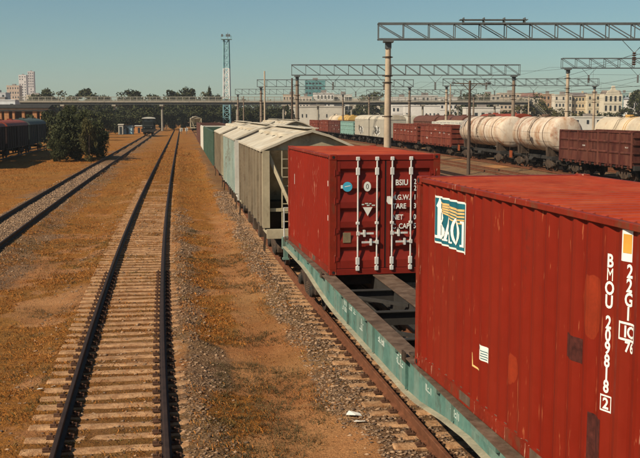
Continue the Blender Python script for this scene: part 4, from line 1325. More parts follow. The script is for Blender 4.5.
v2, f2 = quad2d(.26, .17); decal_left([(v2, f2, yl(2.50), .76)], XS, "paper_label", m_paper, near, .003)
lb = [(*quad2d(.035, .035), yl(2.41), .81)] + [(*quad2d(.16 - .03 * (i % 2), .010), yl(2.52), .785 - .028 * i) for i in range(4)]
decal_left(lb, XS, "label_print", m_logo_bg, near, .005)
for i, (d, z, w_, h_, sd_) in enumerate(((5.0, 1.80, .46, .60, 3), (3.32, .80, .24, .40, 5))):
    decal_left([(*blob2d(w_, h_, sd_), yl(d), z)], XS, "repaint_patch", m_patch, near, .0012)
for i, (d, z, w_, h_) in enumerate(((4.68, 1.35, .30, .22), (5.12, .66, .24, .42))):
    decal_left([(*quad2d(w_, h_), yl(d), z)], XS, "sticker_residue", m_residue, near, .0016)
decal_left([([(-.10, .08), (-.085, .08), (-.07, -.06), (.06, -.085), (.06, -.105), (-.09, -.08)], [(0, 1, 2, 5), (2, 3, 4, 5)], yl(2.28), .62)], XS, "scrape_mark", m_gold, near, .003)

# ---- print on the far container
def flat_decal(vs, ps, x, z, name, material, lift=0.0):
    """print on the door face; lift counts outwards from the flat of the sheet"""
    me = bpy.data.meshes.new(name)
    yv = -(CL / 2) + .0145 - lift
    me.from_pydata([(x + v[0], yv, z + v[1]) for v in vs], [], ps); me.materials.append(material)
    return inst(name, me, far_c)
def disc2d(rx, rz, n=22): return [(rx * math.cos(2*math.pi*k/n), rz * math.sin(2*math.pi*k/n)) for k in range(n)], [tuple(range(n))]
flat_decal(*disc2d(.105, .105), -.83, 1.905, "round_cyan_sticker", m_teal_dot, .004)
flat_decal([(-.06, -.012), (.065, .012), (.065, .026), (-.06, .004)], [(0, 1, 2, 3)], -.83, 1.91, "sticker_print", m_white, .006)
flat_decal(*quad2d(.05, .07), -.95, 1.905, "sticker_tab", m_paper, .003)
flat_decal(*disc2d(.080, .105), -.395, 1.905, "white_oval_sticker", m_paper, .004)
flat_decal([(.030 * math.cos(2*math.pi*k/16), .055 * math.sin(2*math.pi*k/16)) for k in range(16)] + [(.018 * math.cos(2*math.pi*k/16), .042 * math.sin(2*math.pi*k/16)) for k in range(16)],
           [(k, (k+1) % 16, 16 + (k+1) % 16, 16 + k) for k in range(16)], -.395, 1.905, "sticker_print", m_bogie, .006)
flat_decal([(-.105, .09), (.105, .09), (0, -.10)], [(0, 2, 1)], -.385, 1.37, "warning_triangle", m_paper, .004)
a = MB()
for k, (px, pz, pw) in enumerate(((-.13, .15, .05), (-.06, .17, .07), (.03, .165, .05), (.09, .13, .07), (-.02, .13, .06))): a.b6(-.385 + px, -.385 + px + pw, -CL/2 + .009, -CL/2 + .0125, 1.37 + pz - .012, 1.37 + pz + .012)
a.build("stencil_marking", m_stencil_dull, far_c)
a = MB(); a.b6(-.925, -.755, -CL/2 + .004, -CL/2 + .014, .70, .92); pl_ = a.build("data_plate", m_greyplate, far_c, bevel=.004)
def door_text(t, size, x, z, name="door_lettering", wide=1.0):
    vs, ps = text_mesh(t, size, .02, wide); flat_decal([(v.x, v.y) for v in vs], ps, x, z, name, m_white, .006)
door_text("BSIU", .17, .365, 1.985, wide=.85)
for t, x, z in (("M.G.W.", .345, 1.665), ("TARE", .315, 1.475), ("NET", .285, 1.235), ("C .CAP.", .36, 1.04)): door_text(t, .155, x, z, wide=.82)
for t, z in (("2", 2.0), ("2", 1.86), ("1", 1.665), ("3", 1.475), ("0", 1.235), ("5", 1.04)): door_text(t, .155, .66, z, wide=.8)
flat_decal([(-.045, .09), (.035, .09), (.06, -.02), (.06, -.09), (-.02, -.075), (-.055, -.02)], [tuple(range(5, -1, -1))], .085, 1.60, "torn_white_sticker", m_paper, .003)
# white vertical sign on its left side
def far_left(vs, ps, y, z, name, m_, lift):
    return decal_left([(vs, ps, y, z)], XS, name, m_, far_c, lift)
far_left(*quad2d(.15, .27), 2.03, 1.75, "owner_sign", m_paper, .003)
far_left(*quad2d(.05, .20), 2.03, 1.75, "owner_sign_print", m_logo_bg, .005)
for z in (1.95, 1.2): far_left(*quad2d(.05, .12), -2.60, z, "paper_label", m_paper, .003)
# ------------------------------------------------------------------ overhead line gantries
def mast_mesh(h, r0, r1, m_, name="mast"):
    a = MB(); a.lathe([(r0, -.4), (r0 * .93, h * .35), (r1, h)], 'Z', (0, 0, 0), 14)
    return a.mesh(name, m_, True)
def beam_mesh(L, w, name, m_):
    a = MB(); a.b6(-L / 2, L / 2, -w / 2, w / 2, -w / 2, w / 2); return a.mesh(name, m_)
def gantry(y, off0, off1, zb, zt, label, over=.75, mast_m=None, extra=False, insul=()):
    x0, x1_ = float(x1(y)) + off0, float(x1(y)) + off1
    mast_m = mast_m or m_conc
    root = empty("overhead_gantry", (x0, y, 0), 0, label, "gantry", "overhead line gantries")
    W = x1_ - x0; dp = .35; ht = zt - zb
    mk = ("mast", mast_m.name, round(zb, 1))
    if mk not in _cache: _cache[mk] = mast_mesh(zb - .02, .235, .155, mast_m)
    for xx in (0, W):
        mst = inst("mast", _cache[mk], root, (xx, 0, 0))
        a = MB(); a.b6(xx - .30, xx + .30, -dp - .08, dp + .08, zb - .14, zb - .02).b6(xx - .18, xx + .18, -.2, .2, zb - .5, zb - .14); a.build("mast_head", m_steel, root)
        for hz in (zb - 1.0, zb - 2.1, zb - 2.5, zb - 4.5):
            a = MB(); a.lathe([(.185, hz - .05), (.21, hz - .04), (.21, hz + .04), (.185, hz + .05)], 'Z', (xx, 0, 0), 12).b6(xx - .34, xx + .28, -.03, .03, hz - .03, hz + .03); a.build("clamp_band", m_bogie_rust, root)
    L0, L1 = -over, W + over
    Ln = L1 - L0
    n = max(6, round(Ln / 1.55)); p = Ln / n
    ck = ("chord", round(Ln, 2))
    if ck not in _cache: _cache[ck] = beam_mesh(Ln, .085, "chord", m_steel)
    for zz in (zb + .04, zt - .04):
        for yy in (-dp, dp): inst("chord", _cache[ck], root, (L0 + Ln / 2, yy, zz))
    pk = ("post", round(ht, 2))
    if pk not in _cache:
        a = MB(); a.b6(-.025, .025, -.025, .025, .08, ht - .08); _cache[pk] = a.mesh("truss_post", m_steel)
        a = MB(); a.bar((.03, 0, ht - .08), (p - .03, 0, .08), .05); _cache[pk, "d"] = a.mesh("truss_diagonal", m_steel)
        a = MB(); a.bar((0, -dp + .04, 0), (0, dp - .04, 0), .04); _cache[pk, "c"] = a.mesh("truss_crossbar", m_steel)
    for i in range(n + 1):
        xx = L0 + i * p
        for yy in (-dp, dp):
            inst("truss_post", _cache[pk], root, (min(max(xx, L0 + .03), L1 - .03), yy, zb))
            if i < n: inst("truss_diagonal", _cache[pk, "d"], root, (xx, yy, zb))
        inst("truss_crossbar", _cache[pk, "c"], root, (xx, 0, zt - .04)); inst("truss_crossbar", _cache[pk, "c"], root, (xx, 0, zb + .04))
    if extra:
        a = MB(); a.b6(4.2, 8.2, -.3, .3, zt + .16, zt + .20)
        for k in range(4): a.b6(4.4 + k * 1.2, 4.45 + k * 1.2, -.3, .3, zt - .0, zt + .30)
        a.build("gantry_platform", m_steel, root)
    for o in insul:
        xx = o - off0
        a = MB()
        a.tube([(xx - .75, 0, zb), (xx, 0, zb - .75)], .02, 5).tube([(xx + .75, 0, zb), (xx, 0, zb - .75)], .02, 5)
        a.build("suspension_strap", m_steel, root)
        a = MB()
        for k in range(6): a.lathe([(.05, -k * .13), (.13, -.03 - k * .13), (.13, -.05 - k * .13), (.05, -.10 - k * .13)], 'Z', (xx, 0, zb - .72), 10)
        a.build("insulator", m_insul, root, True)
    return root

G_OFF = (14.0, 36.9, 42.6, 65.4)
gantry(58, G_OFF[0], G_OFF[1], at(0,40,58)[2], at(0,23,58)[2], "nearest overhead gantry, its tall concrete mast beside the far container", .62, None, True, (28.6, 34.0))
gantry(103, G_OFF[0], G_OFF[1], at(0,75.5,103)[2], at(0,64.5,103)[2], "overhead gantry second from the camera, spanning the middle tracks", .6, m_conc_dk, False, (17.8, 23.2, 28.6, 34.0))
gantry(103, G_OFF[2], G_OFF[3], at(0,68.5,103)[2], at(0,58,103)[2], "overhead gantry at the right edge beyond the tank wagons", .7, m_conc, False, (44.8, 50.0))
gantry(150, G_OFF[0], G_OFF[1], at(0,87,150)[2], at(0,79.5,150)[2], "third overhead gantry in line behind the near mast", .6, m_conc_dk, False, (28.6, 34.0))
gantry(150, G_OFF[2], G_OFF[3], at(0,86,150)[2], at(0,78.5,150)[2], "overhead gantry behind the tank wagons with looped wires beneath", .6, m_conc, False, (44.8, 50.0, 56.0))
gantry(212, G_OFF[0], G_OFF[1], at(0,94.5,212)[2], at(0,89,212)[2], "rearmost overhead gantry over the cream hopper roofs", .6, m_conc_dk)
gantry(212, G_OFF[2], G_OFF[3], at(0,94.5,212)[2], at(0,89.5,212)[2], "rearmost overhead gantry on the right before the footbridge", .6, m_conc_dk)

# overhead wires
def wire_run(off, label, z0=6.4, z1=8.3, ys_=(5, 58, 103, 150, 212, 290)):
    a = MB()
    for i in range(len(ys_) - 1):
        p = []
        for k in range(9):
            t = k / 8; y = ys_[i] + (ys_[i+1] - ys_[i]) * t
            p.append((float(x1(y)) + off, y, z1 - 1.3 * 4 * t * (1 - t)))
        a.tube(p, .011, 4, False)
        for k in (1, 3, 4, 5, 7):
            x, y, z = p[k]; a.tube([(x, y, z), (x, y, z0)], .006, 3, False)
    a.tube([(float(x1(y)) + off, y, z0) for y in np.linspace(ys_[0], ys_[-1], 24)], .012, 4, False)
    tag(a.build("overhead_wire", m_wire, None, fix=False), label, "overhead wire", "overhead wires")
wire_run(28.6, "overhead wire above the empty track by the lamp pole")
wire_run(34.0, "overhead wire above the nearer tank wagons")
wire_run(44.8, "overhead wire above the rearmost track on the right")
wire_run(50.0, "overhead wire beyond the rearmost track on the right")
for k, (z0, off) in enumerate(((10.9, 47.0), (11.4, 54.0), (10.4, 60.0))):
    a = MB(); a.tube([(float(x1(y)) + off, y, z0 - .8 * math.sin((y % 46) / 46 * math.pi)) for y in np.arange(12, 300, 5.75)], .014, 4, False)
    tag(a.build("feeder_wire", m_wire, None, fix=False), ("high feeder wire, lowest of three at upper right", "high feeder wire, topmost of three at upper right", "high feeder wire, farthest right of three")[[0, 1, 2][k]], "feeder wire", "high feeder wires")

# ------------------------------------------------------------------ lamp poles, light tower
def lamp_pole(u, d, top_v, label, m_, arms=True, r=.16):
    x, y, z = at(u, top_v, d)
    root = empty("lamp_pole", (x, y, 0), 0, label, "lamp pole")
    a = MB(); a.lathe([(r, -.4), (r * .62, z)], 'Z', (0, 0, 0), 12); a.build("pole", m_, root, True)
    if arms:
        a = MB(); a.bar((-1.55, 0, z - .22), (1.75, 0, z - .30), .09).bar((-.6, 0, z - .28), (0, 0, z - .9), .06).bar((.6, 0, z - .28), (0, 0, z - .9), .06); a.build("crossarm", m_, root)
        for xx in (-1.4, 1.6):
            a = MB(); a.extrude([(-.14, 0), (.14, 0), (.09, .13), (-.09, .13)], -.3, .3, 'XZ'); a.build("lamp_head", m_steel, root, loc=(xx, 0, z - .24))
    return root
lamp_pole(470, 82, 80.5, "dark lamp pole with crossarm before the long tank wagon", m_wood_pole)
lamp_pole(264.5, 128, 71, "slim pale pole rising behind the cream hopper roofs", m_conc, False, .15)
lamp_pole(292.0, 118, 78, "dark slender pole left of the second gantry mast", m_wood_pole, False, .17)
lamp_pole(243.5, 200, 96, "short grey pole left of the slim pale pole", m_conc_dk, False, .17)
lamp_pole(450.5, 205, 84, "pale pole left of the dark lamp pole", m_conc, False, .2)
lamp_pole(529.0, 190, 95, "pale thin pole above the gap between the tank wagons", m_conc, False, .18)

def light_tower():
    d = 318; x, y, zt = at(226.3, 39.5, d)
    root = empty("lighting_tower", (x, y, 0), 0, "tall lattice lighting tower, turquoise above and white below", "tower")
    m_t = mat("tower_turquoise", (.20, .36, .38), .5, var=.1); m_w = mat("tower_white", (.66, .64, .60), .5, var=.08)
    def w(z): return 1.15 - .35 * z / zt
    z68 = at(0, 68.5, d)[2]; z100 = at(0, 99, d)[2]
    for (za, zb, m_) in ((-.3, z100, m_t), (z100, z68, m_w), (z68, zt, m_t)):
        a = MB(); n = max(2, round((zb - za) / 2.2)); h = (zb - za) / n
        for sx in (-1, 1):
            for sy in (-1, 1): a.bar((sx * w(za), sy * w(za), za), (sx * w(zb), sy * w(zb), zb), .30)
        for i in range(n):
            p, q = za + i * h, za + (i + 1) * h
            for s in (-1, 1):
                a.bar((-w(p), s * w(p), p), (w(q), s * w(q), q), .14).bar((s * w(p), -w(p), p), (s * w(q), w(q), q), .14)
                a.bar((w(p), s * w(p), p), (-w(q), s * w(q), q), .14)
                a.bar((-w(q), s * w(q), q), (w(q), s * w(q), q), .16).bar((s * w(q), -w(q), q), (s * w(q), w(q), q), .16)
        a.build("lattice_section", m_, root)
    a = MB(); a.b6(-1.7, 1.7, -1.5, 1.5, zt, zt + .16); pf = a.build("platform", m_t, root)
    a = MB()
    for sx in (-1.65, 1.65):
        for sy in (-1.4, 1.4): a.bar((sx, sy, zt + .1), (sx, sy, zt + 1.15), .09)
    for sy in (-1.4, 1.4): a.bar((-1.65, sy, zt + 1.15), (1.65, sy, zt + 1.15), .09)
    a.build("platform_railing", m_t, pf)
    for xx in (-1.2, .3, 1.1):
        a = MB(); a.b6(xx - .28, xx + .28, -1.75, -1.45, zt + .8, zt + 1.6); a.build("floodlight", m_steel, pf)
    a = MB(); a.tube([(.5, 0, zt), (.5, 0, zt + 2.2)], .07, 6); a.build("lightning_rod", m_steel, root)
light_tower()

# ------------------------------------------------------------------ footbridge
def footbridge():
    d = 300.0
    xa = at(17, 0, d)[0]; xb = at(531, 0, d)[0]
    zb, zd = at(0, 104.6, d)[2], at(0, 101.3, d)[2]
    zr = at(0, 97, d)[2]
    root = empty("footbridge", (xa, d, 0), 0, "long concrete footbridge with railings crossing over all the tracks", "footbridge")
    L = xb - xa
    m_br = mat("bridge_concrete", (.27, .24, .19), .8, var=.15); m_dk = mat("bridge_girder", (.055, .058, .055), .7, var=.2)
    m_rl = mat("bridge_railing", (.26, .24, .195), .7, var=.12)
    n = 12
    for i in range(n):
        a = MB(); a.b6(L * i / n + .04, L * (i + 1) / n - .04, -1.6, 1.6, zd - .35, zd + .12); a.build("deck_slab", m_br, root)
        a = MB(); a.b6(L * i / n + .04, L * (i + 1) / n - .04, -1.3, -1.0, zb, zd - .35).b6(L * i / n + .04, L * (i + 1) / n - .04, 1.0, 1.3, zb, zd - .35); a.build("girder", m_dk, root)
    for sy in (-1.5, 1.5):
        for zz, t in ((zr, .16), ((zr + zd) / 2, .10), (zd + .28, .10)):
            a = MB(); a.b6(0, L, sy - .04, sy + .04, zz - t / 2, zz + t / 2); a.build("handrail", m_rl, root)
    pm = MB(); pm.b6(-.09, .09, -.06, .06, zd + .12, zr - .08); pm = pm.mesh("railing_post", m_rl)
    k = int(L / 2.0)
    for i in range(k + 1): inst("railing_post", pm, root, (L * i / k, -1.5, 0))
    pr = MB(); pr.lathe([(.36, -.4), (.30, zb - .5)], 'Z', (0, 0, 0), 10).b6(-.6, .6, -1.5, 1.5, zb - .5, zb - .003); pr = pr.mesh("pier", m_br)
    for u in (60, 112, 160, 236, 283, 318, 352, 388, 424, 460, 497, 524):
        inst("pier", pr, root, (at(u, 0, d)[0] - xa, 0, 0))
    # stair down at the right end
    a = MB(); sx = L + .0
    for i in range(20):
        a.b6(sx + i * .36, sx + i * .36 + .40, -1.4, 1.4, zd - (i + 1) * .34, zd - (i + 1) * .34 + .30)
    a.build("stair_flight", m_dk, root)
    a = MB(); a.bar((sx, -1.45, zr), (sx + 7.2, -1.45, zr - 6.8), .14).bar((sx, 1.45, zr), (sx + 7.2, 1.45, zr - 6.8), .14); a.build("stair_rail", m_rl, root)
footbridge()

# ------------------------------------------------------------------ city buildings
_win = {}
def window_mesh(w, h):
    k = (round(w, 1), round(h, 1))
    if k not in _win:
        a = MB(); a.b6(-w/2, w/2, -.10, .05, -h/2, h/2); _win[k] = a.mesh("window", m_glass)
    return _win[k]
def wallmat(c):
    return mat("wall_%02d_%02d_%02d" % tuple(int(v * 99) for v in c), c, .85, var=.12, scale=.12, dust=tuple(v * .7 for v in c), dust_amt=.4)
def building(u0, u1, vt, d, col, label, floors=3, bays=5, roof="flat", roof_c=(.20, .17, .15), depth=None, name="city_building", ww=.42, wh=.42, skip=.12, v_base=None):
    xa, _, zt = at(u0, vt, d); xb = at(u1, vt, d)[0]
    w = xb - xa; dep = depth or max(6, min(18, w * .8)); zb_ = -.4
    root = empty(name, ((xa + xb) / 2, d, 0), 0, label, "building", "city buildings")
    m_ = wallmat(col)
    a = MB(); a.b6(-w/2, w/2, 0, dep, zb_, zt); a.build("wall", m_, root)
    rm = mat("roof_%02d_%02d" % (int(roof_c[0] * 99), int(roof_c[2] * 99)), roof_c, .85, var=.15, scale=.3)
    if roof == "flat":
        a = MB(); a.b6(-w/2 - .15, w/2 + .15, -.15, dep + .15, zt, zt + max(.35, d * .0007)); rf = a.build("parapet", m_, root)
        a = MB(); a.b6(-w * .12, w * .14, dep * .3, dep * .6, zt + .3, zt + .3 + min(2.2, d * .003)); a.build("roof_hut", rm, rf)
    elif roof == "gable":
        hh = w * .22
        a = MB(); a.extrude([(-.4, zt), (dep / 2, zt + min(hh, d * .012)), (dep + .4, zt)], -w/2 - .3, w/2 + .3); rf = a.build("roof", rm, root)
        a = MB(); a.b6(w * .2, w * .2 + .8, dep * .4, dep * .4 + .8, zt, zt + hh * .5 + 1.6); a.build("chimney", m_, rf)
    elif roof == "front":
        a = MB(); a.extrude([(-w/2, zt), (-w * .36, zt), (-w * .30, zt + d * .003), (-w * .12, zt + d * .0045), (-w * .07, zt + d * .0085), (.07 * w, zt + d * .0085), (w * .12, zt + d * .0045), (w * .30, zt + d * .003), (w * .36, zt), (w/2, zt)], -.1, .8, 'XZ')
        a.build("gable_front", m_, root)
        a = MB(); a.extrude([(0.8, zt), (dep / 2, zt + d * .004), (dep, zt)], -w/2, w/2); a.build("roof", rm, root)
    zlo = max(1.0, 0); fh = (zt - zlo) / max(1, floors)
    r = random.Random(int(u0 * 13 + d))
    bw = w / max(1, bays)
    for i in range(floors):
        for j in range(bays):
            if r.random() < skip: continue
            wm = window_mesh(bw * ww, fh * wh)
            inst("window", wm, root, (-w/2 + (j + .5) * bw, 0, zlo + (i + .52) * fh))
    if bays >= 3:
        a = MB()
        for i in range(1, floors): a.b6(-w/2, w/2, -.16, 0.0, zlo + i * fh - .12, zlo + i * fh + .06)
        if a.v: a.build("string_course", m_, root)
    return root
WH, CR, TN, GY, TL = (.62, .59, .54), (.56, .50, .40), (.42, .31, .20), (.36, .35, .33), (.10, .26, .26)
building(18.5, 26, 75.5, 1500, (.60, .56, .53), "tall pale twin tower block, left half, on the left skyline", 16, 3, ww=.45, wh=.4)
building(27.5, 33.5, 72.0, 1540, (.52, .47, .45), "tallest pale tower block on the left skyline", 17, 3, ww=.5, wh=.45)
building(6.5, 19, 86, 1150, (.48, .37, .28), "beige apartment block left of the twin towers", 7, 5)
building(-14, 5.5, 93, 800, (.50, .50, .50), "white low building at the far left skyline", 4, 4)
building(26, 44, 95.5, 900, (.58, .48, .36), "low cream building at the foot of the twin towers", 2, 6)
building(-20, 15, 100.5, 360, (.55, .58, .60), "white walled depot at the left end of the footbridge", 2, 5, "flat")
building(305, 325, 81, 720, TL, "tall teal glass office block above the footbridge", 8, 6, ww=.7, wh=.35)
building(283, 300, 95, 520, (.55, .44, .33), "pinkish low block behind the second gantry mast", 4, 6)
building(299, 312, 97, 500, (.58, .50, .42), "cream block at the foot of the teal office", 4, 4)
building(313, 334, 93.5, 505, WH, "bright white block just right of the teal office", 4, 6, skip=.3)
building(334, 352, 95, 515, (.58, .55, .48), "white block with dark window bands right of the teal office", 3, 5, ww=.85, wh=.45)
building(352, 380, 99, 530, CR, "low cream block left of the near gantry mast", 3, 7)
building(392, 412, 98, 520, WH, "white block just right of the near gantry mast", 3, 5, skip=.2)
building(413, 438, 96, 540, (.54, .50, .45), "pale block between the two near poles", 4, 6)
building(440, 462, 98, 500, WH, "white block left of the dark lamp pole", 4, 5, skip=.2)
building(478, 500, 95, 560, (.50, .44, .36), "tan block behind the dark round tree", 4, 5)
building(500, 524, 93.5, 580, (.50, .40, .30), "tan brown apartment block above the tank wagons", 5, 6)
building(524, 543, 97, 500, (.55, .47, .36), "cream low block left of the orange block", 3, 4, "gable", (.22, .12, .09))
building(543, 554, 94.5, 480, (.42, .27, .17), "orange brown block right of centre skyline", 4, 3)
building(555, 572, 95, 470, CR, "cream terrace, leftmost of the long row at right", 4, 5)
building(572, 588, 96, 472, (.52, .42, .28), "ochre terrace in the long row at right", 4, 5, "gable", (.16, .13, .12))
building(588, 604, 94.5, 468, (.56, .48, .34), "cream terrace beside the ornate gabled house", 4, 4)
building(604, 622.5, 94.0, 455, (.60, .53, .40), "ornate cream house with curved gable front", 3, 4, "front", (.20, .16, .13), wh=.55)
building(622.5, 629, 93.5, 490, (.26, .36, .34), "narrow teal grey house right of the ornate gable", 4, 2)
building(628, 637, 99, 430, WH, "white house at the right edge below the dark trees", 2, 3, "gable", (.30, .32, .34))
building(634, 668, 93, 520, (.50, .44, .36), "pale block at the far right edge behind trees", 4, 5)
building(664, 720, 95, 480, CR, "cream terrace running on past the right edge", 4, 9)
building(575, 606, 117.5, 300, (.58, .55, .48), "long low white shed behind the tank wagons", 1, 6, "flat", depth=8)
building(466, 500, 108, 330, (.55, .52, .46), "low white shed above the long tank wagon", 1, 5, "flat", depth=8)
building(405, 440, 106, 350, WH, "low white shed right of the near gantry mast", 1, 9, "flat", depth=8, ww=.3, wh=.2, skip=.4)
building(288, 345, 107, 345, (.52, .48, .40), "long pale shed under the footbridge behind the red gondolas", 1, 14, "flat", depth=8, ww=.25, wh=.18, skip=.4)

def canopy_shed():
    x0, y, zt = at(-10, 110.0, 215); xb = at(44, 110, 215)[0]; w = xb - x0
    root = empty("brick_loading_shed", (x0, y, 0), 0, "long orange brick loading shed with dark canopy at left", "building")
    m_bk = mat("orange_brick", (.36, .17, .075), .9, var=.25, scale=1.5); m_rf = mat("dark_canopy", (.03, .028, .026), .8)
    a = MB(); a.b6(0, w, 3.5, 9, -.3, zt + .5); a.build("wall", mat("dark_brick", (.075, .042, .026), .9, var=.3), root)
    a = MB(); a.b6(-.4, w + .4, -.3, 9.3, zt - .3, zt); a.build("canopy", m_rf, root)
    for k, dx in enumerate((.8, 2.0, 3.1, 4.9, 7.0, 9.4, 11.0)):
        a = MB(); a.b6(dx, dx + (.9, .5, 1.0, .5, .6, .9, .5)[k], 0, .6, -.3, zt - .3); a.build("pillar", m_bk, root)
    a = MB(); a.extrude([(3.4, zt + .5), (6.5, zt + 1.3), (9.1, zt + .5)], -.1, w + .1); a.build("roof", m_under, root)
canopy_shed()

def booth(u, d, w, h, m_, label):
    x, y, _ = at(u, 0, d)
    root = empty("track_side_booth", (x, y, -.3), 0, label, "booth")
    a = MB(); a.b6(-w/2, w/2, 0, w, 0, h); a.build("wall", m_, root)
    a = MB(); a.extrude([(-.15, h), (w / 2, h + .25), (w + .15, h)], -w/2 - .15, w/2 + .15); a.build("roof", m_greycar, root)
    a = MB(); a.b6(-.3, .3, -.05, .0, .1, h * .8); a.build("door", m_glass, root)
m_pblue = mat("pale_blue_paint", (.30, .45, .50), .6, var=.1); m_obrick = mat("orange_hut_wall", (.42, .18, .06), .8, var=.2)
booth(117.5, 247, 1.2, 2.4, m_greycar, "narrow white booth beside the far trees at left")
booth(124.5, 250, 2.3, 2.0, m_pblue, "small pale blue hut beside the white booth")
booth(136, 262, 2.2, 1.9, m_obrick, "small orange hut left of the dark locomotive")

def signal(u, d, h, label):
    x, y, _ = at(u, 0, d)
    root = empty("track_signal", (x, y, -.3), 0, label, "signal")
    a = MB(); a.lathe([(.09, 0), (.07, h)], 'Z', (0, 0, 0), 8); a.build("post", m_steel, root)
    a = MB(); a.b6(-.35, .35, -.15, .15, h, h + .9); a.build("signal_head", m_offwhite, root)
    for q in (.25, .65):
        a = MB(); a.lathe([(.13, -.1), (.13, .02)], 'Y', (0, -.17, h + q), 10); a.build("lamp", m_glass, root)
signal(179, 255, .6, "small white ground signal, left of two at the track end")
signal(184.5, 258, .6, "small white ground signal, right of two at the track end")

# ------------------------------------------------------------------ trees
def crown_mesh(name, m_, n_clump, leaves, size, seed, flat=1.0, lo=.18, conical=False):
    r = np.random.default_rng(seed)
    c = []
    while len(c) < n_clump:
        p = r.uniform(-1, 1, 3)
        if np.linalg.norm(p) > 1: continue
        if np.linalg.norm(p) < .35 and r.random() < .6: continue
        c.append(p)
    c = np.array(c) * np.array([.82, .82, .80])
    if conical:
        c[:, :2] *= (1 - .42 * (c[:, 2:3] + 1))
    cr = r.uniform(.16, .36, n_clump)
    k = r.integers(0, n_clump, leaves)
    d = r.normal(size=(leaves, 3)); d /= np.linalg.norm(d, axis=1)[:, None]
    pos = c[k] + d * (cr[k] * r.uniform(.45, 1.08, leaves))[:, None] * np.array([1, 1, .75])
    pos[:, 2] = pos[:, 2] * flat
    t1 = r.normal(size=(leaves, 3)); t1 /= np.linalg.norm(t1, axis=1)[:, None]
    nrm = d + .8 * r.normal(size=(leaves, 3)); t2 = np.cross(nrm, t1); t2 /= np.linalg.norm(t2, axis=1)[:, None] + 1e-9
    s = size * r.uniform(.6, 1.4, leaves)[:, None]
    V = np.stack([pos - t1 * s, pos - t2 * s * .55, pos + t1 * s, pos + t2 * s * .55], 1)
    F = np.arange(leaves * 4).reshape(-1, 4)
    return tri_mesh(name, V.reshape(-1, 3), F, m_)
CROWNS = [crown_mesh("crown", m_leaf, 26, 1500, .085, s) for s in (1, 2, 3)] + [crown_mesh("crown", m_leaf2, 26, 1500, .085, s) for s in (4, 5)]
CONE = crown_mesh("crown", m_leaf, 30, 1400, .075, 9, 1.0, conical=True)
BUSH = [crown_mesh("crown", m_leaf, 60, 11000, .040, 21, 1.0), crown_mesh("crown", m_leaf2, 30, 4000, .05, 22, 1.0)]
DENSE = [crown_mesh("crown", m_leaf, 40, 3200, .075, s) for s in (31, 32)]
def trunk_mesh(h, r, seed, spread):
    q = random.Random(seed); a = MB()
    a.tube([(0, 0, -.4), (q.uniform(-.1, .1), q.uniform(-.1, .1), h * .5), (q.uniform(-.2, .2), q.uniform(-.2, .2), h)], [r, r * .75, r * .4], 8)
    for k in range(6):
        an = k * 1.05 + q.uniform(-.3, .3); z = h * q.uniform(.35, .8)
        a.tube([(0, 0, z), (math.cos(an) * spread * .35, math.sin(an) * spread * .35, z + h * .25), (math.cos(an) * spread * .75, math.sin(an) * spread * .75, z + h * .45)], [r * .45, r * .3, r * .12], 6)
    return a.mesh("trunk", m_bark, True)
_tn = [0]
def tree(x, y, h, w, label, crown, group="trees", base=.12, name="broadleaf_tree", cat="tree"):
    _tn[0] += 1
    root = empty(name, (x, y, -.3), random.uniform(0, 6.28), label, cat, group)
    inst("trunk", trunk_mesh(h * .55, max(.10, h * .022), _tn[0], w * .45), root)
    zc = h * (base + (1 - base) / 2)
    inst("crown", crown, root, (0, 0, zc), (0, 0, 0), (w / 2, w / 2, h * (1 - base) / 2))
    return root
def tree_uv(u, vt, d, wpx, label, crown, base=.12, **kw):
    x, y, z = at(u, vt, d)
    return tree(x, y, z + .3, wpx * d / F_PX, label, crown, base=base, **kw)
tree_uv(74, 106, 107, 62, "big dark bush in front of the grey teal boxcar", BUSH[0], -.14, name="bush", cat="bush")
tree_uv(97, 118, 112, 26, "lower right lobe bush beside the big dark bush", BUSH[0], -.2, name="bush", cat="bush")
tree_uv(58, 128, 104, 24, "low bush at the left foot of the big dark bush", BUSH[0], -.2, name="bush", cat="bush")
tree_uv(62, 116, 110, 30, "ragged olive bush at the left side of the big dark bush", BUSH[1], -.2, name="bush", cat="bush")
tree_uv(88, 111, 104, 20, "narrow upright bush at the right side of the big dark bush", BUSH[1], -.1, name="bush", cat="bush")
tree_uv(70, 103, 112, 26, "tall crown rising from the middle of the big dark bush", BUSH[0], .2, name="bush", cat="bush")
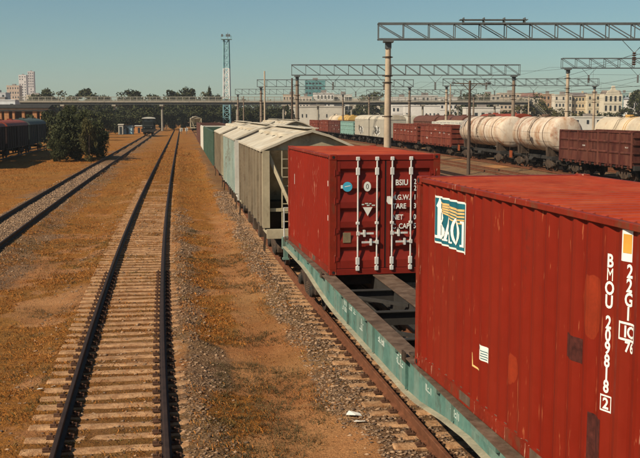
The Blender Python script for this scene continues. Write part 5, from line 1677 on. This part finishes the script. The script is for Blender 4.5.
far_trees = [ # u, top v, d, width px, crown, label
 (45, 90, 380, 26, 0, "rounded dark tree left of the skyline behind the footbridge"), (62, 92, 400, 22, 3, "olive tree second from left behind the footbridge"),
 (85, 90, 390, 30, 1, "wide dark tree behind the footbridge left of centre"), (103, 97, 410, 22, 2, "low dark tree in the dip behind the footbridge"),
 (130, 91, 385, 28, 0, "dark tree above the footbridge over the blue hut"), (152, 96, 400, 26, 2, "low dark tree above the footbridge left of the locomotive"),
 (171, 91.5, 395, 24, 1, "dark tree above the footbridge over the locomotive"), (186, 88.5, 390, 22, 0, "taller dark tree above the footbridge at the track end"),
 (201, 93, 395, 18, 3, "olive tree just left of the pointed conifer"), (218, 96, 405, 20, 2, "low dark tree behind the lighting tower"),
 (112, 108, 285, 34, 1, "dark tree under the footbridge behind the white booth"), (92, 112, 240, 30, 2, "dark tree under the footbridge right of the big bush"),
 (138, 110, 288, 30, 0, "dark tree under the footbridge behind the orange hut"), (166, 106, 330, 30, 1, "dark tree under the footbridge behind the locomotive"),
 (192, 106, 335, 30, 2, "dark tree under the footbridge at the end of the tracks"), (216, 106, 338, 28, 0, "dark tree under the footbridge left of the tower base"),
 (240, 106, 335, 28, 1, "dark tree under the footbridge right of the tower base"), (262, 107, 340, 26, 2, "dark tree under the footbridge behind the slim pale pole"),
 (24, 112, 300, 30, 3, "olive tree behind the brick loading shed"), (345, 107, 400, 20, 0, "dark tree under the footbridge left of the near mast"),
 (372, 93, 420, 24, 1, "dark tree touching the left of the near gantry mast"), (360, 106, 390, 22, 2, "low dark tree beneath the footbridge by the near mast"),
 (474, 91.5, 420, 30, 0, "dark round tree between the lamp pole and gantry mast"), (486, 97, 400, 18, 2, "smaller dark tree right of the dark round tree"),
 (532, 95, 410, 26, 3, "olive tree above the gap between the tank wagons"), (548, 104, 380, 18, 4, "olive shrub tree right of the footbridge stairs"),
 (562, 107, 370, 20, 3, "olive tree below the cream terraces, leftmost"), (584, 109, 360, 22, 4, "olive tree below the cream terraces, middle"),
 (606, 110, 365, 20, 0, "dark tree below the ornate gabled house"), (626, 106, 380, 18, 1, "dark tree below the white house at right"),
 (640, 89, 400, 20, 2, "tall dark tree at the right edge skyline"), (508, 107, 360, 22, 4, "olive tree behind the long tank wagon"),
 (422, 108, 365, 16, 3, "ochre leaved tree right of the near gantry mast"), (450, 109, 360, 16, 2, "low dark tree left of the dark lamp pole"),
]
_row = ["left of the booths", "above the white booth", "above the pale blue hut", "left of the orange hut", "right of the orange hut", "left of the locomotive", "just behind the locomotive", "right of the locomotive",
        "at the vanishing point of the tracks", "behind the far beige hopper", "left of the lighting tower foot", "at the lighting tower foot", "right of the lighting tower foot", "below the slim pale pole", "left of the second gantry mast", "behind the second gantry mast"]
for k, t_ in enumerate(_row):
    tree_uv(98 + k * 12.5, 104 + (k * 7 % 5) * .6, 308 + (k * 5 % 4) * 6, 21 + (k * 3 % 5), "dark leafy tree under the footbridge, " + t_, (DENSE[k % 2]), .0)
for k, (u_, v_, d_, w_) in enumerate(((50, 108, 150, 30), (88, 108, 190, 30), (104, 109, 215, 26), (30, 113, 190, 22), (118, 113, 250, 24))):
    tree_uv(u_, v_, d_, w_, "dark tree behind the big bush, " + ("leftmost but one", "right behind its crown", "just right of its crown", "farthest left by the shed", "above the white booth")[k], DENSE[k % 2], .0)
for u, v, d, w, c, lab in far_trees: tree_uv(u, v - (3.2 if v < 98 else 0), d, w * (1.35 if v < 98 else 1.1), lab, DENSE[c % 2] if u < 230 and c < 3 else CROWNS[c], .08)
tree_uv(209.5, 83.5, 392, 13, "tall pointed dark conifer left of the lighting tower", CONE, .05, name="conifer_tree")
# far wooded skyline that reads as one mass
def far_wood():
    r = np.random.default_rng(77); V = []; n = 26000
    u = r.uniform(-800, 1440, n); d = r.uniform(700, 900, n)
    hmax = 10 + 7 * fbm(u, d * 0, .02, 91) + 5 * fbm(u, d * 0, .11, 92)
    x = (u - 320) / F_PX * d; z = hmax * r.random(n) ** .6
    p = np.stack([x, d, z], -1)
    t1 = r.normal(size=(n, 3)); t1 /= np.linalg.norm(t1, axis=1)[:, None]; t2 = np.cross(t1, r.normal(size=(n, 3))); t2 /= np.linalg.norm(t2, axis=1)[:, None]
    s = r.uniform(1.2, 3.0, n)[:, None]
    V = np.stack([p - t1 * s, p - t2 * s * .6, p + t1 * s, p + t2 * s * .6], 1)
    return tri_mesh("far_woodland", V.reshape(-1, 3), np.arange(n * 4).reshape(-1, 4), m_leaf)
tag(inst("far_woodland", far_wood()), "dark line of distant woodland along the horizon", "woodland", kind="stuff")

# ------------------------------------------------------------------ litter
def litter(u, v, pts, label):
    d = CAM_H * F_PX / (v - HORIZON)
    x, y = (u - 320) / F_PX * d, d
    y = 4.74 / math.tan(R(6.777) + math.atan((v - 229) / F_PX)); x = (u - 320) / F_PX * (y * math.cos(R(6.777)) + CAM_H * math.sin(R(6.777)))
    z = float(ground_z(np.array([x]), np.array([y]))[0])
    a = MB(); n = len(pts)
    a.add([(px, py, .030 + .02 * math.sin(k * 2)) for k, (px, py) in enumerate(pts)] + [(px, py, .042 + .02 * math.sin(k * 2)) for k, (px, py) in enumerate(pts)],
          [tuple(range(n))[::-1], tuple(range(n, 2 * n))] + [(k, (k + 1) % n, n + (k + 1) % n, n + k) for k in range(n)])
    o = a.build("paper_scrap", m_paper, None, loc=(x, y, z)); tag(o, label, "litter", "scraps lying beside the train")
litter(354, 404, [(-.13, -.02), (.02, -.10), (.13, -.05), (.10, .06), (-.08, .12)], "larger pale scrap lying on the gravel beside the train")
litter(360, 411, [(-.10, -.02), (.08, -.05), (.12, .01), (-.06, .04)], "thin pale scrap just below the larger one on gravel")
litter(40, 380, [(-.05, -.03), (.05, -.03), (.06, .03), (-.03, .04)], "small pale stone chip left of the middle track")

# ------------------------------------------------------------------ summer haze over the yard and the city
def haze():
    a = MB(); a.b6(-2500, 2500, -300, 2600, -3.0, 95)
    m = bpy.data.materials.new("haze"); m.use_nodes = True
    t = m.node_tree; t.nodes.clear()
    out = t.nodes.new("ShaderNodeOutputMaterial"); v = t.nodes.new("ShaderNodeVolumePrincipled")
    v.inputs["Color"].default_value = (.92, .95, .97, 1); v.inputs["Density"].default_value = HAZE; v.inputs["Anisotropy"].default_value = .2
    t.links.new(v.outputs[0], out.inputs["Volume"])
    tag(a.build("haze", m), "thin pale summer haze over the whole yard", "haze", kind="stuff")
HAZE = 0.00018
haze()
